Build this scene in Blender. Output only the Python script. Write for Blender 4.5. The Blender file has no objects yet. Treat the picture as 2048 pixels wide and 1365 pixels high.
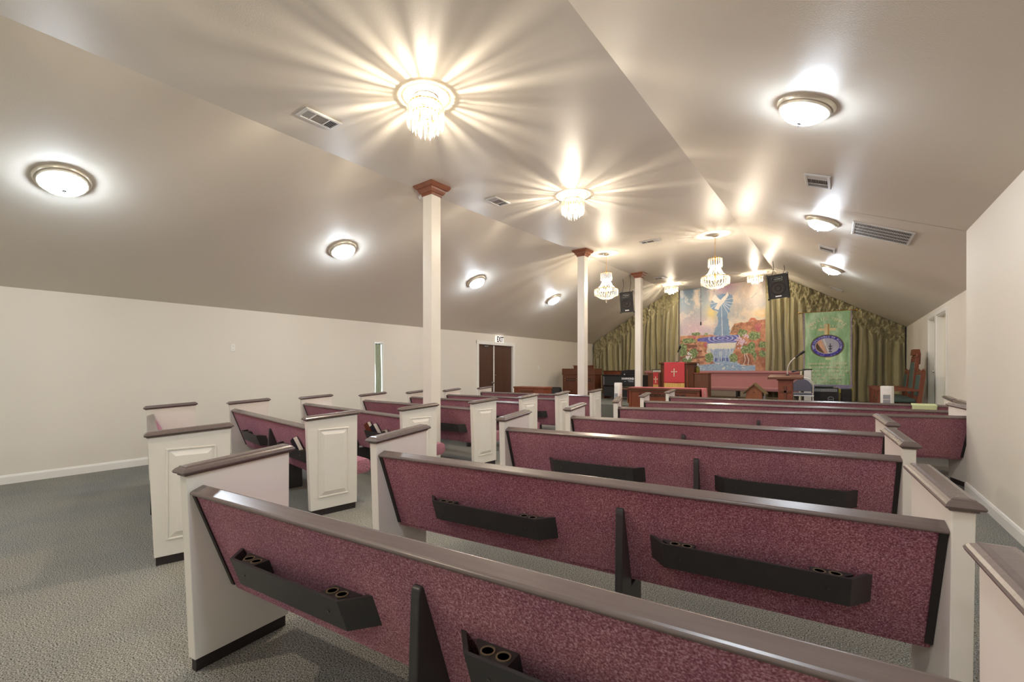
import bpy, bmesh, math, random
import numpy as np
from mathutils import Vector, Matrix, noise as mnoise
random.seed(7)
C = bpy.context.scene.collection
PI = math.pi
H_CAM = 1.38

# ------------------------------------------------------------------ materials
def lin(c):
    return tuple((v/255/12.92) if v/255 <= .04045 else ((v/255+.055)/1.055)**2.4 for v in c)
MATS = {}
def mat(name, rgb, rough=.5, metal=0., noise=None, bump=None, spec=.5, sheen=0., rgb2=None, coat=0., tex='Object'):
    """noise=(scale, amount) varies the base colour towards rgb2; bump=(scale, strength, distance)"""
    m = bpy.data.materials.new(name); m.use_nodes = True
    nt = m.node_tree; b = nt.nodes['Principled BSDF']
    col = (*lin(rgb), 1)
    b.inputs['Base Color'].default_value = col
    b.inputs['Roughness'].default_value = rough
    b.inputs['Metallic'].default_value = metal
    b.inputs['Specular IOR Level'].default_value = spec
    b.inputs['Sheen Weight'].default_value = sheen
    b.inputs['Coat Weight'].default_value = coat
    tc = nt.nodes.new('ShaderNodeTexCoord')
    if noise:
        n = nt.nodes.new('ShaderNodeTexNoise'); n.inputs['Scale'].default_value = noise[0]; n.inputs['Detail'].default_value = 4
        r = nt.nodes.new('ShaderNodeValToRGB')
        r.color_ramp.elements[0].position = .5-noise[1]; r.color_ramp.elements[1].position = .5+noise[1]
        r.color_ramp.elements[0].color = col
        r.color_ramp.elements[1].color = (*lin(rgb2 or rgb), 1)
        if len(noise) > 2:
            mp = nt.nodes.new('ShaderNodeMapping'); mp.inputs['Scale'].default_value = noise[2]
            nt.links.new(tc.outputs[tex], mp.inputs[0]); nt.links.new(mp.outputs[0], n.inputs['Vector'])
        else:
            nt.links.new(tc.outputs[tex], n.inputs['Vector'])
        nt.links.new(n.outputs['Fac'], r.inputs[0]); nt.links.new(r.outputs[0], b.inputs['Base Color'])
    if bump:
        n2 = nt.nodes.new('ShaderNodeTexNoise'); n2.inputs['Scale'].default_value = bump[0]; n2.inputs['Detail'].default_value = 3
        bp = nt.nodes.new('ShaderNodeBump'); bp.inputs['Strength'].default_value = bump[1]; bp.inputs['Distance'].default_value = bump[2]
        nt.links.new(tc.outputs[tex], n2.inputs['Vector']); nt.links.new(n2.outputs['Fac'], bp.inputs['Height'])
        nt.links.new(bp.outputs[0], b.inputs['Normal'])
    MATS[name] = m
    return m
def attr_mat(name, rough=.7, sheen=0., bump=None):
    m = mat(name, (200, 200, 200), rough, sheen=sheen, bump=bump); nt = m.node_tree
    a = nt.nodes.new('ShaderNodeAttribute'); a.attribute_name = 'paint'
    nt.links.new(a.outputs['Color'], nt.nodes['Principled BSDF'].inputs['Base Color'])
    return m
def emit_mat(name, rgb, strength):
    m = bpy.data.materials.new(name); m.use_nodes = True; nt = m.node_tree
    b = nt.nodes['Principled BSDF']
    b.inputs['Base Color'].default_value = (*lin(rgb), 1)
    b.inputs['Emission Color'].default_value = (*lin(rgb), 1)
    b.inputs['Emission Strength'].default_value = strength
    MATS[name] = m
    return m

mat('wall_paint', (226, 220, 208), .55, bump=(90, .12, .004))
mat('ceiling_paint', (222, 216, 204), .42, bump=(130, .22, .004), spec=.32)
mat('trim_white', (236, 234, 228), .4)
mat('pew_white', (236, 231, 222), .38, noise=(3, .3), rgb2=(228, 222, 210))
mat('cap_wood', (98, 84, 80), .26, noise=(6, .3, (1, 12, 12)), rgb2=(108, 94, 89), spec=.7)
mat('dark_strip', (38, 33, 31), .4)
mat('kick_dark', (46, 38, 38), .5)
mat('rack_dark', (52, 50, 50), .42, noise=(12, .3), rgb2=(60, 58, 56))
mat('rack_ring', (120, 104, 84), .5)
mat('rack_hole', (16, 14, 13), .8)
mat('screw', (120, 118, 112), .3, 1)
mat('wood_red', (138, 74, 46), .38, noise=(5, .3, (8, 8, .7)), rgb2=(110, 54, 34))
mat('wood_brown', (112, 66, 42), .4, noise=(5, .3, (8, 8, .7)), rgb2=(90, 50, 32))
mat('wood_chair', (126, 68, 44), .34, noise=(5, .3, (6, 6, 1)), rgb2=(100, 50, 32))
mat('wood_box', (150, 92, 56), .5, noise=(5, .3, (9, 9, .7)), rgb2=(118, 66, 40))
mat('roof_box', (128, 104, 66), .5, noise=(9, .3), rgb2=(104, 82, 50))
mat('door_brown', (88, 58, 44), .42, noise=(3, .35, (5, 5, .6)), rgb2=(72, 46, 36))
mat('capital_wood', (142, 86, 60), .35, noise=(7, .3), rgb2=(112, 64, 44))
mat('door_cream', (222, 218, 196), .45)
mat('black_gloss', (20, 20, 22), .3)
mat('black_matt', (34, 33, 33), .6)
mat('black_cloth', (46, 42, 42), .85)
mat('cone_brown', (58, 50, 48), .7)
mat('chrome', (210, 208, 204), .12, 1)
mat('nickel', (222, 216, 200), .28, .55)
mat('gold', (205, 165, 90), .3, 1)
mat('red_cloth', (200, 62, 70), .75, sheen=.3)
mat('gold_fringe', (222, 186, 110), .7, noise=(60, .2, (1, 1, .05)), rgb2=(196, 152, 78))
mat('cream_stitch', (250, 238, 206), .6)
mat('stage_fabric', (172, 116, 118), .8, sheen=.3, noise=(180, .2), rgb2=(184, 130, 132))
mat('green_leather', (62, 82, 75), .45)
mat('blue_vinyl', (84, 84, 100), .5)
mat('fan_white', (232, 230, 226), .4)
mat('fan_grille', (150, 152, 158), .5)
mat('towel', (206, 214, 164), .85)
mat('steel', (150, 152, 154), .35, 1)
mat('pale_steel', (214, 212, 206), .3, .6)
mat('letters_dark', (52, 30, 20), .5)
mat('exit_red', (66, 26, 30), .5)
mat('letters_white', (236, 236, 236), .5)
mat('vent_white', (206, 206, 204), .4)
mat('vent_grey', (120, 112, 104), .5)
mat('vent_dark', (18, 18, 18), .8)
mat('purple_trim', (92, 70, 130), .6, noise=(120, .15), rgb2=(190, 180, 200))
mat('yellow_fringe', (170, 160, 60), .8)
mat('book_brown', (92, 40, 24), .5, noise=(25, .2), rgb2=(140, 70, 40))
mat('book_navy', (26, 30, 42), .5)
mat('book_black', (24, 23, 24), .5, noise=(40, .15), rgb2=(120, 110, 100))
mat('pages', (238, 232, 218), .8)
mat('bottle_green', (112, 106, 30), .25)
mat('sheer_green', (184, 192, 168), .8, noise=(40, .25, (1, 6, .2)), rgb2=(150, 160, 136))
mat('platform_carpet', (92, 92, 86), .95, noise=(160, .2), rgb2=(120, 120, 112))

# carpet: mottled grey green loop pile with broad worn patches
def carpet():
    m = bpy.data.materials.new('carpet'); m.use_nodes = True; nt = m.node_tree; N = nt.nodes; L = nt.links
    b = N['Principled BSDF']; b.inputs['Roughness'].default_value = .95; b.inputs['Specular IOR Level'].default_value = .15
    tc = N.new('ShaderNodeTexCoord')
    n1 = N.new('ShaderNodeTexNoise'); n1.inputs['Scale'].default_value = 150; n1.inputs['Detail'].default_value = 3
    n2 = N.new('ShaderNodeTexNoise'); n2.inputs['Scale'].default_value = 1.3; n2.inputs['Detail'].default_value = 5
    r1 = N.new('ShaderNodeValToRGB')
    e = r1.color_ramp.elements
    e[0].position = .33; e[0].color = (*lin((50, 51, 50)), 1)
    e[1].position = .66; e[1].color = (*lin((204, 203, 198)), 1)
    r2 = N.new('ShaderNodeValToRGB')
    e = r2.color_ramp.elements
    e[0].position = .38; e[0].color = (*lin((214, 215, 213)), 1)
    e[1].position = .62; e[1].color = (*lin((230, 227, 218)), 1)
    mx = N.new('ShaderNodeMixRGB'); mx.blend_type = 'MULTIPLY'; mx.inputs[0].default_value = 1
    bp = N.new('ShaderNodeBump'); bp.inputs['Strength'].default_value = .8; bp.inputs['Distance'].default_value = .008
    for n in (n1, n2): L.new(tc.outputs['Object'], n.inputs['Vector'])
    L.new(n1.outputs['Fac'], r1.inputs[0]); L.new(n2.outputs['Fac'], r2.inputs[0])
    L.new(r1.outputs[0], mx.inputs[1]); L.new(r2.outputs[0], mx.inputs[2]); L.new(mx.outputs[0], b.inputs['Base Color'])
    L.new(n1.outputs['Fac'], bp.inputs['Height']); L.new(bp.outputs[0], b.inputs['Normal'])
    MATS['carpet'] = m
carpet()

def fabric():
    m = bpy.data.materials.new('pew_fabric'); m.use_nodes = True; nt = m.node_tree; N = nt.nodes; L = nt.links
    b = N['Principled BSDF']; b.inputs['Roughness'].default_value = .9; b.inputs['Sheen Weight'].default_value = .35
    b.inputs['Sheen Roughness'].default_value = .4; b.inputs['Specular IOR Level'].default_value = .2
    b.inputs['Sheen Tint'].default_value = (*lin((220, 170, 190)), 1)
    tc = N.new('ShaderNodeTexCoord')
    n1 = N.new('ShaderNodeTexNoise'); n1.inputs['Scale'].default_value = 170; n1.inputs['Detail'].default_value = 3
    n2 = N.new('ShaderNodeTexNoise'); n2.inputs['Scale'].default_value = 3
    r1 = N.new('ShaderNodeValToRGB'); e = r1.color_ramp.elements
    e[0].position = .3; e[0].color = (*lin((116, 74, 87)), 1)
    e[1].position = .72; e[1].color = (*lin((218, 184, 195)), 1)
    mid = e.new(.5); mid.color = (*lin((166, 116, 127)), 1)
    r2 = N.new('ShaderNodeValToRGB'); e = r2.color_ramp.elements
    e[0].position = .35; e[0].color = (*lin((232, 214, 222)), 1); e[1].position = .65; e[1].color = (*lin((250, 236, 232)), 1)
    mx = N.new('ShaderNodeMixRGB'); mx.blend_type = 'MULTIPLY'; mx.inputs[0].default_value = 1
    bp = N.new('ShaderNodeBump'); bp.inputs['Strength'].default_value = .5; bp.inputs['Distance'].default_value = .003
    L.new(tc.outputs['Object'], n1.inputs['Vector']); L.new(tc.outputs['Object'], n2.inputs['Vector'])
    L.new(n1.outputs['Fac'], r1.inputs[0]); L.new(n2.outputs['Fac'], r2.inputs[0])
    L.new(r1.outputs[0], mx.inputs[1]); L.new(r2.outputs[0], mx.inputs[2]); L.new(mx.outputs[0], b.inputs['Base Color'])
    L.new(n1.outputs['Fac'], bp.inputs['Height']); L.new(bp.outputs[0], b.inputs['Normal'])
    MATS['pew_fabric'] = m
fabric()

def crystal():
    m = bpy.data.materials.new('crystal'); m.use_nodes = True; nt = m.node_tree; N = nt.nodes; L = nt.links
    for n in list(N): N.remove(n)
    out = N.new('ShaderNodeOutputMaterial')
    tr = N.new('ShaderNodeBsdfTransparent')
    tl = N.new('ShaderNodeBsdfTranslucent'); tl.inputs[0].default_value = (.55, .53, .49, 1)
    gl = N.new('ShaderNodeBsdfGlossy'); gl.inputs['Roughness'].default_value = .05
    a = N.new('ShaderNodeMixShader'); a.inputs[0].default_value = .5
    b = N.new('ShaderNodeMixShader'); b.inputs[0].default_value = .52
    L.new(tl.outputs[0], a.inputs[1]); L.new(gl.outputs[0], a.inputs[2])
    L.new(tr.outputs[0], b.inputs[1]); L.new(a.outputs[0], b.inputs[2]); L.new(b.outputs[0], out.inputs[0])
    MATS['crystal'] = m
crystal()

def satin():
    m = mat('satin_curtain', (172, 163, 124), .3, sheen=.4, spec=.5, noise=(9, .35, (6, 6, .8)), rgb2=(152, 143, 106), bump=(55, .25, .006))
satin()
emit_mat('dome_glow', (232, 243, 255), 44)
emit_mat('bulb_glow', (255, 226, 176), 60)
emit_mat('exit_face', (248, 246, 242), .25)
attr_mat('mural_paint', .6)
attr_mat('banner_cloth', .6, .3, (50, .3, .006))

# ------------------------------------------------------------------ mesh builder
class MB:
    def __init__(self): self.v = []; self.f = []; self.m = []
    def add(self, vs, fs, mi=0, M=None):
        o = len(self.v)
        for p in vs: self.v.append(tuple(M @ Vector(p)) if M is not None else tuple(p))
        for f in fs: self.f.append(tuple(i+o for i in f)); self.m.append(mi)
        return self
    def box(self, x0, x1, y0, y1, z0, z1, mi=0, M=None):
        vs = [(x, y, z) for z in (z0, z1) for y in (y0, y1) for x in (x0, x1)]
        return self.add(vs, [(0, 2, 3, 1), (4, 5, 7, 6), (0, 1, 5, 4), (2, 6, 7, 3), (0, 4, 6, 2), (1, 3, 7, 5)], mi, M)
    def prism(self, prof, a0, a1, axis='x', mi=0, M=None):
        """extrude a closed 2D outline along an axis; x: (y,z) outline, y: (x,z), z: (x,y)"""
        n = len(prof)
        put = {'x': lambda a, p: (a, p[0], p[1]), 'y': lambda a, p: (p[0], a, p[1]), 'z': lambda a, p: (p[0], p[1], a)}[axis]
        vs = [put(a0, p) for p in prof]+[put(a1, p) for p in prof]
        fs = [tuple(range(n))[::-1], tuple(range(n, 2*n))]+[(i, (i+1) % n, n+(i+1) % n, n+i) for i in range(n)]
        return self.add(vs, fs, mi, M)
    def loops(self, loops, mi=0, M=None, cap=True, close=True):
        n = len(loops[0]); vs = [p for l in loops for p in l]; fs = []
        for k in range(len(loops)-1):
            for i in range(n if close else n-1):
                j = (i+1) % n
                fs.append((k*n+i, k*n+j, (k+1)*n+j, (k+1)*n+i))
        if cap:
            fs.append(tuple(range(n))[::-1]); fs.append(tuple(range((len(loops)-1)*n, len(loops)*n)))
        return self.add(vs, fs, mi, M)
    def lathe(self, prof, seg=32, mi=0, M=None, cap=True):
        return self.loops([[(r*math.cos(2*PI*i/seg), r*math.sin(2*PI*i/seg), z) for i in range(seg)] for r, z in prof], mi, M, cap)
    def tube(self, pts, r, seg=8, mi=0, M=None):
        pts = [Vector(p) for p in pts]; rs = r if isinstance(r, (list, tuple)) else [r]*len(pts); ls = []
        t0 = (pts[1]-pts[0]).normalized(); u = t0.orthogonal().normalized()
        for i, p in enumerate(pts):
            t = (pts[min(i+1, len(pts)-1)]-pts[max(i-1, 0)]).normalized()
            u = (u-t*u.dot(t)).normalized(); w = t.cross(u)
            ls.append([tuple(p+(u*math.cos(2*PI*k/seg)+w*math.sin(2*PI*k/seg))*rs[i]) for k in range(seg)])
        return self.loops(ls, mi, M)
    def grid(self, fn, nu, nv, mi=0, M=None):
        vs = [fn(i/nu, j/nv) for j in range(nv+1) for i in range(nu+1)]
        fs = [(j*(nu+1)+i, j*(nu+1)+i+1, (j+1)*(nu+1)+i+1, (j+1)*(nu+1)+i) for j in range(nv) for i in range(nu)]
        return self.add(vs, fs, mi, M)
    def mesh(self, name, mats, smooth=False, bevel=0, fix=True):
        me = bpy.data.meshes.new(name); me.from_pydata(self.v, [], self.f)
        for k in (mats if isinstance(mats, (list, tuple)) else [mats]): me.materials.append(MATS[k])
        for p, i in zip(me.polygons, self.m): p.material_index = i
        bm = bmesh.new(); bm.from_mesh(me)
        if fix: bmesh.ops.recalc_face_normals(bm, faces=bm.faces)
        if bevel:
            es = [e for e in bm.edges if len(e.link_faces) == 2 and e.calc_face_angle(0) > .6]
            bmesh.ops.bevel(bm, geom=es, offset=bevel, segments=2, profile=.5, affect='EDGES', clamp_overlap=True)
        bm.to_mesh(me); bm.free()
        if smooth:
            for p in me.polygons: p.use_smooth = True
            try: me.set_sharp_from_angle(angle=math.radians(38))
            except Exception: pass
        return me
    def build(self, name, mats, parent=None, smooth=False, bevel=0, fix=True):
        return put(name, self.mesh(name, mats, smooth, bevel, fix), parent)
def put(name, me, parent=None, M=None):
    o = bpy.data.objects.new(name, me); C.objects.link(o)
    if parent is not None: o.parent = parent
    if M is not None: o.matrix_local = M
    return o
def tag(o, label, cat, group=None):
    o['label'] = label; o['category'] = cat
    if group: o['group'] = group
    return o
def thing(name, label, cat, loc=(0, 0, 0), rz=0, group=None, M=None):
    o = bpy.data.objects.new(name, None); C.objects.link(o); o.empty_display_size = .1
    if M is not None: o.matrix_world = M
    else: o.location = loc; o.rotation_euler = (0, 0, rz)
    return tag(o, label, cat, group)
def struct(o): o['kind'] = 'structure'; return o
def copy_tree(o, parent=None):
    c = o.copy(); C.objects.link(c)
    if parent is not None: c.parent = parent; c.matrix_parent_inverse = o.matrix_parent_inverse
    for ch in list(o.children): copy_tree(ch, c)
    return c
def text_mesh(s, size, depth=.004, align='CENTER', bold=0):
    cu = bpy.data.curves.new('lettering', 'FONT'); cu.body = s; cu.size = size; cu.extrude = depth/2; cu.align_x = align; cu.resolution_u = 3; cu.offset = bold
    ob = bpy.data.objects.new('lettering', cu); C.objects.link(ob)
    bpy.context.view_layer.update()
    me = bpy.data.meshes.new_from_object(ob.evaluated_get(bpy.context.evaluated_depsgraph_get()))
    bpy.data.objects.remove(ob); bpy.data.curves.remove(cu)
    return me
def text_into(mb, s, size, M, depth=.004, align='CENTER', mi=0, sx=1, bold=0):
    me = text_mesh(s, size, depth, align, bold)
    mb.add([(v.co.x*sx, v.co.y, v.co.z) for v in me.vertices], [tuple(p.vertices) for p in me.polygons], mi, M)
    bpy.data.meshes.remove(me)
FRONT = Matrix.Rotation(PI/2, 4, 'X')          # text lying in xy stands up and faces -Y
def T(x, y, z): return Matrix.Translation((x, y, z))

# ------------------------------------------------------------------ room shape
def lerp(t, y):
    if y <= t[0][0]: return t[0][1]
    for (a, b), (c, d) in zip(t, t[1:]):
        if y <= c: return b+(d-b)*(y-a)/(c-a)
    return t[-1][1]
Y0, Y1 = -4.0, 17.0
XL, XR, XF = -8.1, 1.2, 1.62           # left wall, near right wall, set-back right wall
YS = 7.12                               # where the right wall steps back
LXT = [(-4, -4.6), (0, -4.66), (4.3, -4.85), (17, -4.95)]
LZT = [(-4, 3.72), (0, 3.83), (4.3, 3.97), (9.2, 4.14), (17, 4.31)]
RZT = [(-4, 3.72), (0, 3.85), (17, 4.45)]
WLT = [(-4, 2.37), (17, 2.45)]
def right(y): return (XR, 2.96) if y <= YS else (XF, lerp([(YS, 2.78), (9.6, 2.61), (17, 2.6)], y))
def section(y):
    return [(XL, lerp(WLT, y)), (lerp(LXT, y), lerp(LZT, y)), (-1.5, lerp(RZT, y)), right(y)]
def cz(x, y): return lerp(section(y), x)
def on_ceiling(x, y, turn=0):
    """frame lying on the ceiling: local z points down into the room"""
    e = .15
    tx = Vector((2*e, 0, cz(x+e, y)-cz(x-e, y))).normalized()
    ty = Vector((0, 2*e, cz(x, y+e)-cz(x, y-e)))
    ty = (ty-tx*ty.dot(tx)).normalized(); n = tx.cross(ty)
    M = Matrix(((tx.x, -ty.x, -n.x, x), (tx.y, -ty.y, -n.y, y), (tx.z, -ty.z, -n.z, cz(x, y)), (0, 0, 0, 1)))
    return M @ Matrix.Rotation(turn, 4, 'Z')

struct(MB().box(XL-.15, XF+.3, Y0, Y1+.1, -.1, 0).build('floor', 'carpet'))
mb = MB()
ys = sorted({Y0, 4.3, YS, YS+.0005, 9.2, 9.6, Y1} | {Y0+.4*i for i in range(1, 52)})
for a, b in zip(ys, ys[1:]):
    A, B = section(a), section(b)
    for k in range(3):
        for s in range(4):
            q = lambda P, t: (P[k][0]+(P[k+1][0]-P[k][0])*t, P[k][1]+(P[k+1][1]-P[k][1])*t)
            p = [(*q(A, s/4), a), (*q(A, (s+1)/4), a), (*q(B, (s+1)/4), b), (*q(B, s/4), b)]
            if b-a < .01: continue
            lo = [(x, y, z) for x, z, y in p]; up = [(x, y, z+.08) for x, y, z in lo]
            mb.add(lo+up, [(0, 1, 2, 3), (7, 6, 5, 4)])
            if k == 2 and s == 3: mb.add(lo+up, [(1, 2, 6, 5)])
            if k == 0 and s == 0: mb.add(lo+up, [(0, 3, 7, 4)])
struct(mb.build('ceiling', 'ceiling_paint', fix=False))
# left wall with the slit window and the exit doorway
def wall_strip(mb, x0, x1, y0, y1, z0, ztop0, ztop1):
    vs = [(x, y, z) for x in (x0, x1) for y, z in ((y0, z0), (y1, z0), (y1, ztop1), (y0, ztop0))]
    mb.add(vs, [(0, 1, 2, 3), (7, 6, 5, 4), (0, 4, 5, 1), (1, 5, 6, 2), (2, 6, 7, 3), (3, 7, 4, 0)])
WIN = (6.04, 6.25, .62, 1.98)
DOOR = (9.5, 11.16, 2.13)
mb = MB(); wl = lambda y: lerp(WLT, y)+.02
for a, b, z in ((Y0, WIN[0], 0), (WIN[0], WIN[1], WIN[3]), (WIN[1], DOOR[0], 0), (DOOR[0], DOOR[1], DOOR[2]), (DOOR[1], Y1, 0)):
    wall_strip(mb, XL-.15, XL, a, b, z, wl(a), wl(b))
wall_strip(mb, XL-.15, XL, WIN[0], WIN[1], 0, WIN[2], WIN[2])
struct(mb.build('wall_left', 'wall_paint'))
struct(MB().box(XR, XF+.15, Y0, YS, 0, 3.0).build('wall_right', 'wall_paint'))
D2 = ((11.1, 12.08), (12.2, 13.0)); DT = 2.46
mb = MB()
for a, b, z in ((YS, 11.1, 0), (11.1, 12.08, DT), (12.08, 12.2, 0), (12.2, 13.0, DT), (13.0, Y1, 0)):
    mb.box(XF, XF+.15, a, b, z, 2.8)
struct(mb.build('wall_right_stage', 'wall_paint'))
def gable(y):
    s = section(y); return [(XL-.15, 0), (XF+.15, 0), (XF+.15, s[3][1]+.02)]+[(x, z+.02) for x, z in s[::-1]]+[(XL-.15, s[0][1]+.02)]
struct(MB().prism(gable(Y1), Y1, Y1+.12, 'y').build('wall_back', 'wall_paint'))
struct(MB().prism(gable(Y0), Y0-.12, Y0, 'y').build('wall_entrance', 'wall_paint'))
bb = [(0, 0), (.016, 0), (.016, .085), (.009, .105), (0, .11)]
mb = MB()
for a, b in ((Y0, DOOR[0]-.1), (DOOR[1]+.1, 11.4)): mb.prism([(XL+x, z) for x, z in bb], a, b, 'y')
struct(mb.build('baseboard_left', 'trim_white'))
struct(MB().prism([(XR-x, z) for x, z in bb], Y0, YS, 'y').build('baseboard_right', 'trim_white'))
# stage platform
pl = [(XL, 11.45), (-2.1, 11.45), (-2.1, 10.95), (XF, 10.95), (XF, Y1), (XL, Y1)]
PZ = .43
struct(MB().prism(pl, 0, PZ, 'z').build('floor_platform', 'platform_carpet'))

# slit window
w = struct(MB().box(-8.17, -8.09, WIN[0]-.02, WIN[0]+.006, WIN[2]-.02, WIN[3]+.02).box(-8.17, -8.09, WIN[1]-.006, WIN[1]+.02, WIN[2]-.02, WIN[3]+.02)
    .box(-8.17, -8.09, WIN[0]+.006, WIN[1]-.006, WIN[3]-.006, WIN[3]+.025).box(-8.17, -8.085, WIN[0]+.006, WIN[1]-.006, WIN[2]-.03, WIN[2]+.006).build('window_1', 'trim_white'))
def glass():
    m = bpy.data.materials.new('window_glass'); m.use_nodes = True; nt = m.node_tree; N = nt.nodes
    for n in list(N): N.remove(n)
    o = N.new('ShaderNodeOutputMaterial'); t = N.new('ShaderNodeBsdfTransparent'); t.inputs[0].default_value = (.92, .95, .93, 1)
    g = N.new('ShaderNodeBsdfGlossy'); g.inputs['Roughness'].default_value = .02; x = N.new('ShaderNodeMixShader'); x.inputs[0].default_value = .08
    nt.links.new(t.outputs[0], x.inputs[1]); nt.links.new(g.outputs[0], x.inputs[2]); nt.links.new(x.outputs[0], o.inputs[0]); MATS['window_glass'] = m
glass()
MB().box(-8.16, -8.152, WIN[0], WIN[1], WIN[2], WIN[3]).build('pane', 'window_glass', w)
cu = thing('window_curtain', 'pale green sheer curtain hanging in the slit window', 'curtain', (XL, 0, 0))
g = MB(); g.grid(lambda u, v: (-.03+.012*math.sin(u*19+math.sin(v*5)), WIN[0]+.03+u*(WIN[1]-WIN[0]-.05)+.01*math.sin(v*3.3)*(1-u), WIN[2]+.01+v*(WIN[3]-WIN[2]-.035)), 30, 20)
o = g.build('drape', 'sheer_green', cu, True, fix=False); s = o.modifiers.new('t', 'SOLIDIFY'); s.thickness = .002
MB().tube([(-.03, WIN[0]+.004, WIN[3]-.02), (-.03, WIN[1]-.004, WIN[3]-.02)], .008, 8).build('curtain_rod', 'black_matt', cu)

# exit double door
d1 = struct(bpy.data.objects.new('door_1', None)); C.objects.link(d1); d1.location = (XL, 0, 0)
fr = MB()
for y0, y1 in ((DOOR[0]-.08, DOOR[0]+.02), (DOOR[1]-.02, DOOR[1]+.08)): fr.box(-.13, .02, y0, y1, 0, DOOR[2]+.08)
fr.box(-.13, .022, DOOR[0]-.08, DOOR[1]+.08, DOOR[2]-.02, DOOR[2]+.085)
fr.build('door_frame', 'trim_white', d1, bevel=.006)
ym = DOOR[0]+.735
for y0, y1, nm in ((DOOR[0]+.022, ym, 0), (ym+.035, DOOR[1]-.022, 1)):
    lf = MB().box(-.09, -.045, y0, y1, .01, DOOR[2]-.022).build('door_leaf', 'door_brown', d1, bevel=.003)
    if nm == 0:
        MB().lathe([(.03, 0), (.03, .008), (.012, .012), (.012, .035), (.028, .045), (.03, .06), (.018, .072)], 16,
                   M=T(-.045, ym-.06, 1.0) @ Matrix.Rotation(PI/2, 4, 'Y')).build('door_knob', 'chrome', lf, True)
        MB().box(-.045, -.015, y0+.28, y0+.46, DOOR[2]-.09, DOOR[2]-.045).build('door_closer', 'steel', lf, bevel=.006)
    else:
        MB().lathe([(.022, 0), (.022, .012), (.01, .016)], 14, M=T(-.045, y0+.07, 1.22) @ Matrix.Rotation(PI/2, 4, 'Y')).build('deadbolt', 'chrome', lf, True)
MB().box(-.06, -.03, ym-.004, ym+.04, .01, DOOR[2]-.022).build('astragal', 'trim_white', d1, bevel=.004)

# two doorways in the set-back wall beside the stage
for k, (a, b) in enumerate(D2):
    d = struct(bpy.data.objects.new('door_%d' % (k+2), None)); C.objects.link(d); d.location = (XF, 0, PZ)
    m = MB(); h = DT-PZ
    for y0, y1 in ((a-.07, a), (b, b+.07)): m.box(-.018, 0, y0, y1, 0, h+.07)
    m.box(-.02, 0, a, b, h, h+.068)
    for y0, y1 in ((a-.004, a+.018), (b-.018, b+.004)): m.box(-.002, .15, y0, y1, 0, h)
    m.box(-.002, .15, a+.018, b-.018, h-.018, h+.004)
    m.build('door_frame', 'trim_white', d, bevel=.003)
    lf = MB().box(.1, .14, a+.017, b-.017, .0, h-.017).build('door_leaf', 'door_cream', d, bevel=.003)
    if k == 0:
        for z in (.35, 1.05, 1.72): MB().box(.085, .1, a+.02, a+.04, z, z+.1).build('hinge', 'nickel', lf)
    else:
        MB().lathe([(.028, 0), (.028, .01), (.012, .014), (.012, .03), (.026, .04), (.02, .055)], 14, M=T(.1, b-.09, .92) @ Matrix.Rotation(-PI/2, 4, 'Y')).build('door_knob', 'nickel', lf, True)

# exit sign, wall plates
ex = thing('exit_sign', 'white exit sign with dark letters above the brown double door', 'exit sign', (XL, 10.44, 2.29))
MB().box(.0, .055, -.18, .18, -.1, .1).build('housing', 'exit_face', ex, bevel=.012)
m = MB(); text_into(m, 'EXIT', .22, T(.057, 0, -.075) @ Matrix.Rotation(PI/2, 4, 'Z') @ FRONT, .004, sx=.72, bold=.006)
m.build('lettering', 'exit_red', ex)
t = thing('wall_plate', 'small white blank plate high on the cream wall above the rear pews', 'wall plate', (XL, 3.23, 1.75))
MB().box(0, .008, -.035, .035, -.06, .06).build('plate', 'trim_white', t, bevel=.003)
for z in (.03, -.03): MB().lathe([(.004, 0), (.004, .002)], 8, M=T(.008, 0, z) @ Matrix.Rotation(PI/2, 4, 'Y')).build('screw', 'screw', t)
t = thing('light_switch', 'white light switch on the cream wall between exit door and stage', 'light switch', (XL, 12.63, 1.47))
MB().box(0, .008, -.05, .05, -.07, .07).build('plate', 'trim_white', t, bevel=.003)
MB().box(.008, .02, -.006, .006, -.014, .014).build('toggle', 'trim_white', t)

# ------------------------------------------------------------------ columns
def column(x, y, label):
    z = cz(x, y)
    t = thing('column', label, 'column', (x, y, 0), group='white columns along the aisle'); t['kind'] = 'thing'
    a = .088
    MB().box(-a, a, -a, a, 0, z-.1).build('shaft', 'pew_white', t, bevel=.006)
    MB().box(-a-.015, a+.015, -a-.015, a+.015, 0, .12).build('plinth', 'trim_white', t, bevel=.006)
    pr = [(a+.002, -.15), (a+.012, -.15), (a+.016, -.12), (a+.03, -.115), (a+.05, -.08), (a+.055, -.06), (a+.075, -.055), (a+.1, -.02), (a+.1, .012)]
    MB().loops([[(s*r, q*r, z+h) for s, q in ((-1, -1), (1, -1), (1, 1), (-1, 1))] for r, h in pr]).build('capital', 'capital_wood', t)
column(-4.62, 4.41, 'white square column with brown wooden capital, nearest the rear pews')
column(-4.73, 9.26, 'white square column with brown wooden capital just behind the front exit-side pew')
column(-4.68, 12.75, 'white square column with brown wooden capital rising beside the black organ')
t = thing('smoke_detector', 'small round white detector on the ceiling beside the nearest column', 'smoke detector', M=on_ceiling(-4.93, 4.5))
MB().lathe([(.045, 0), (.045, .02), (.03, .035)], 18).build('housing', 'trim_white', t, True)

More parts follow.
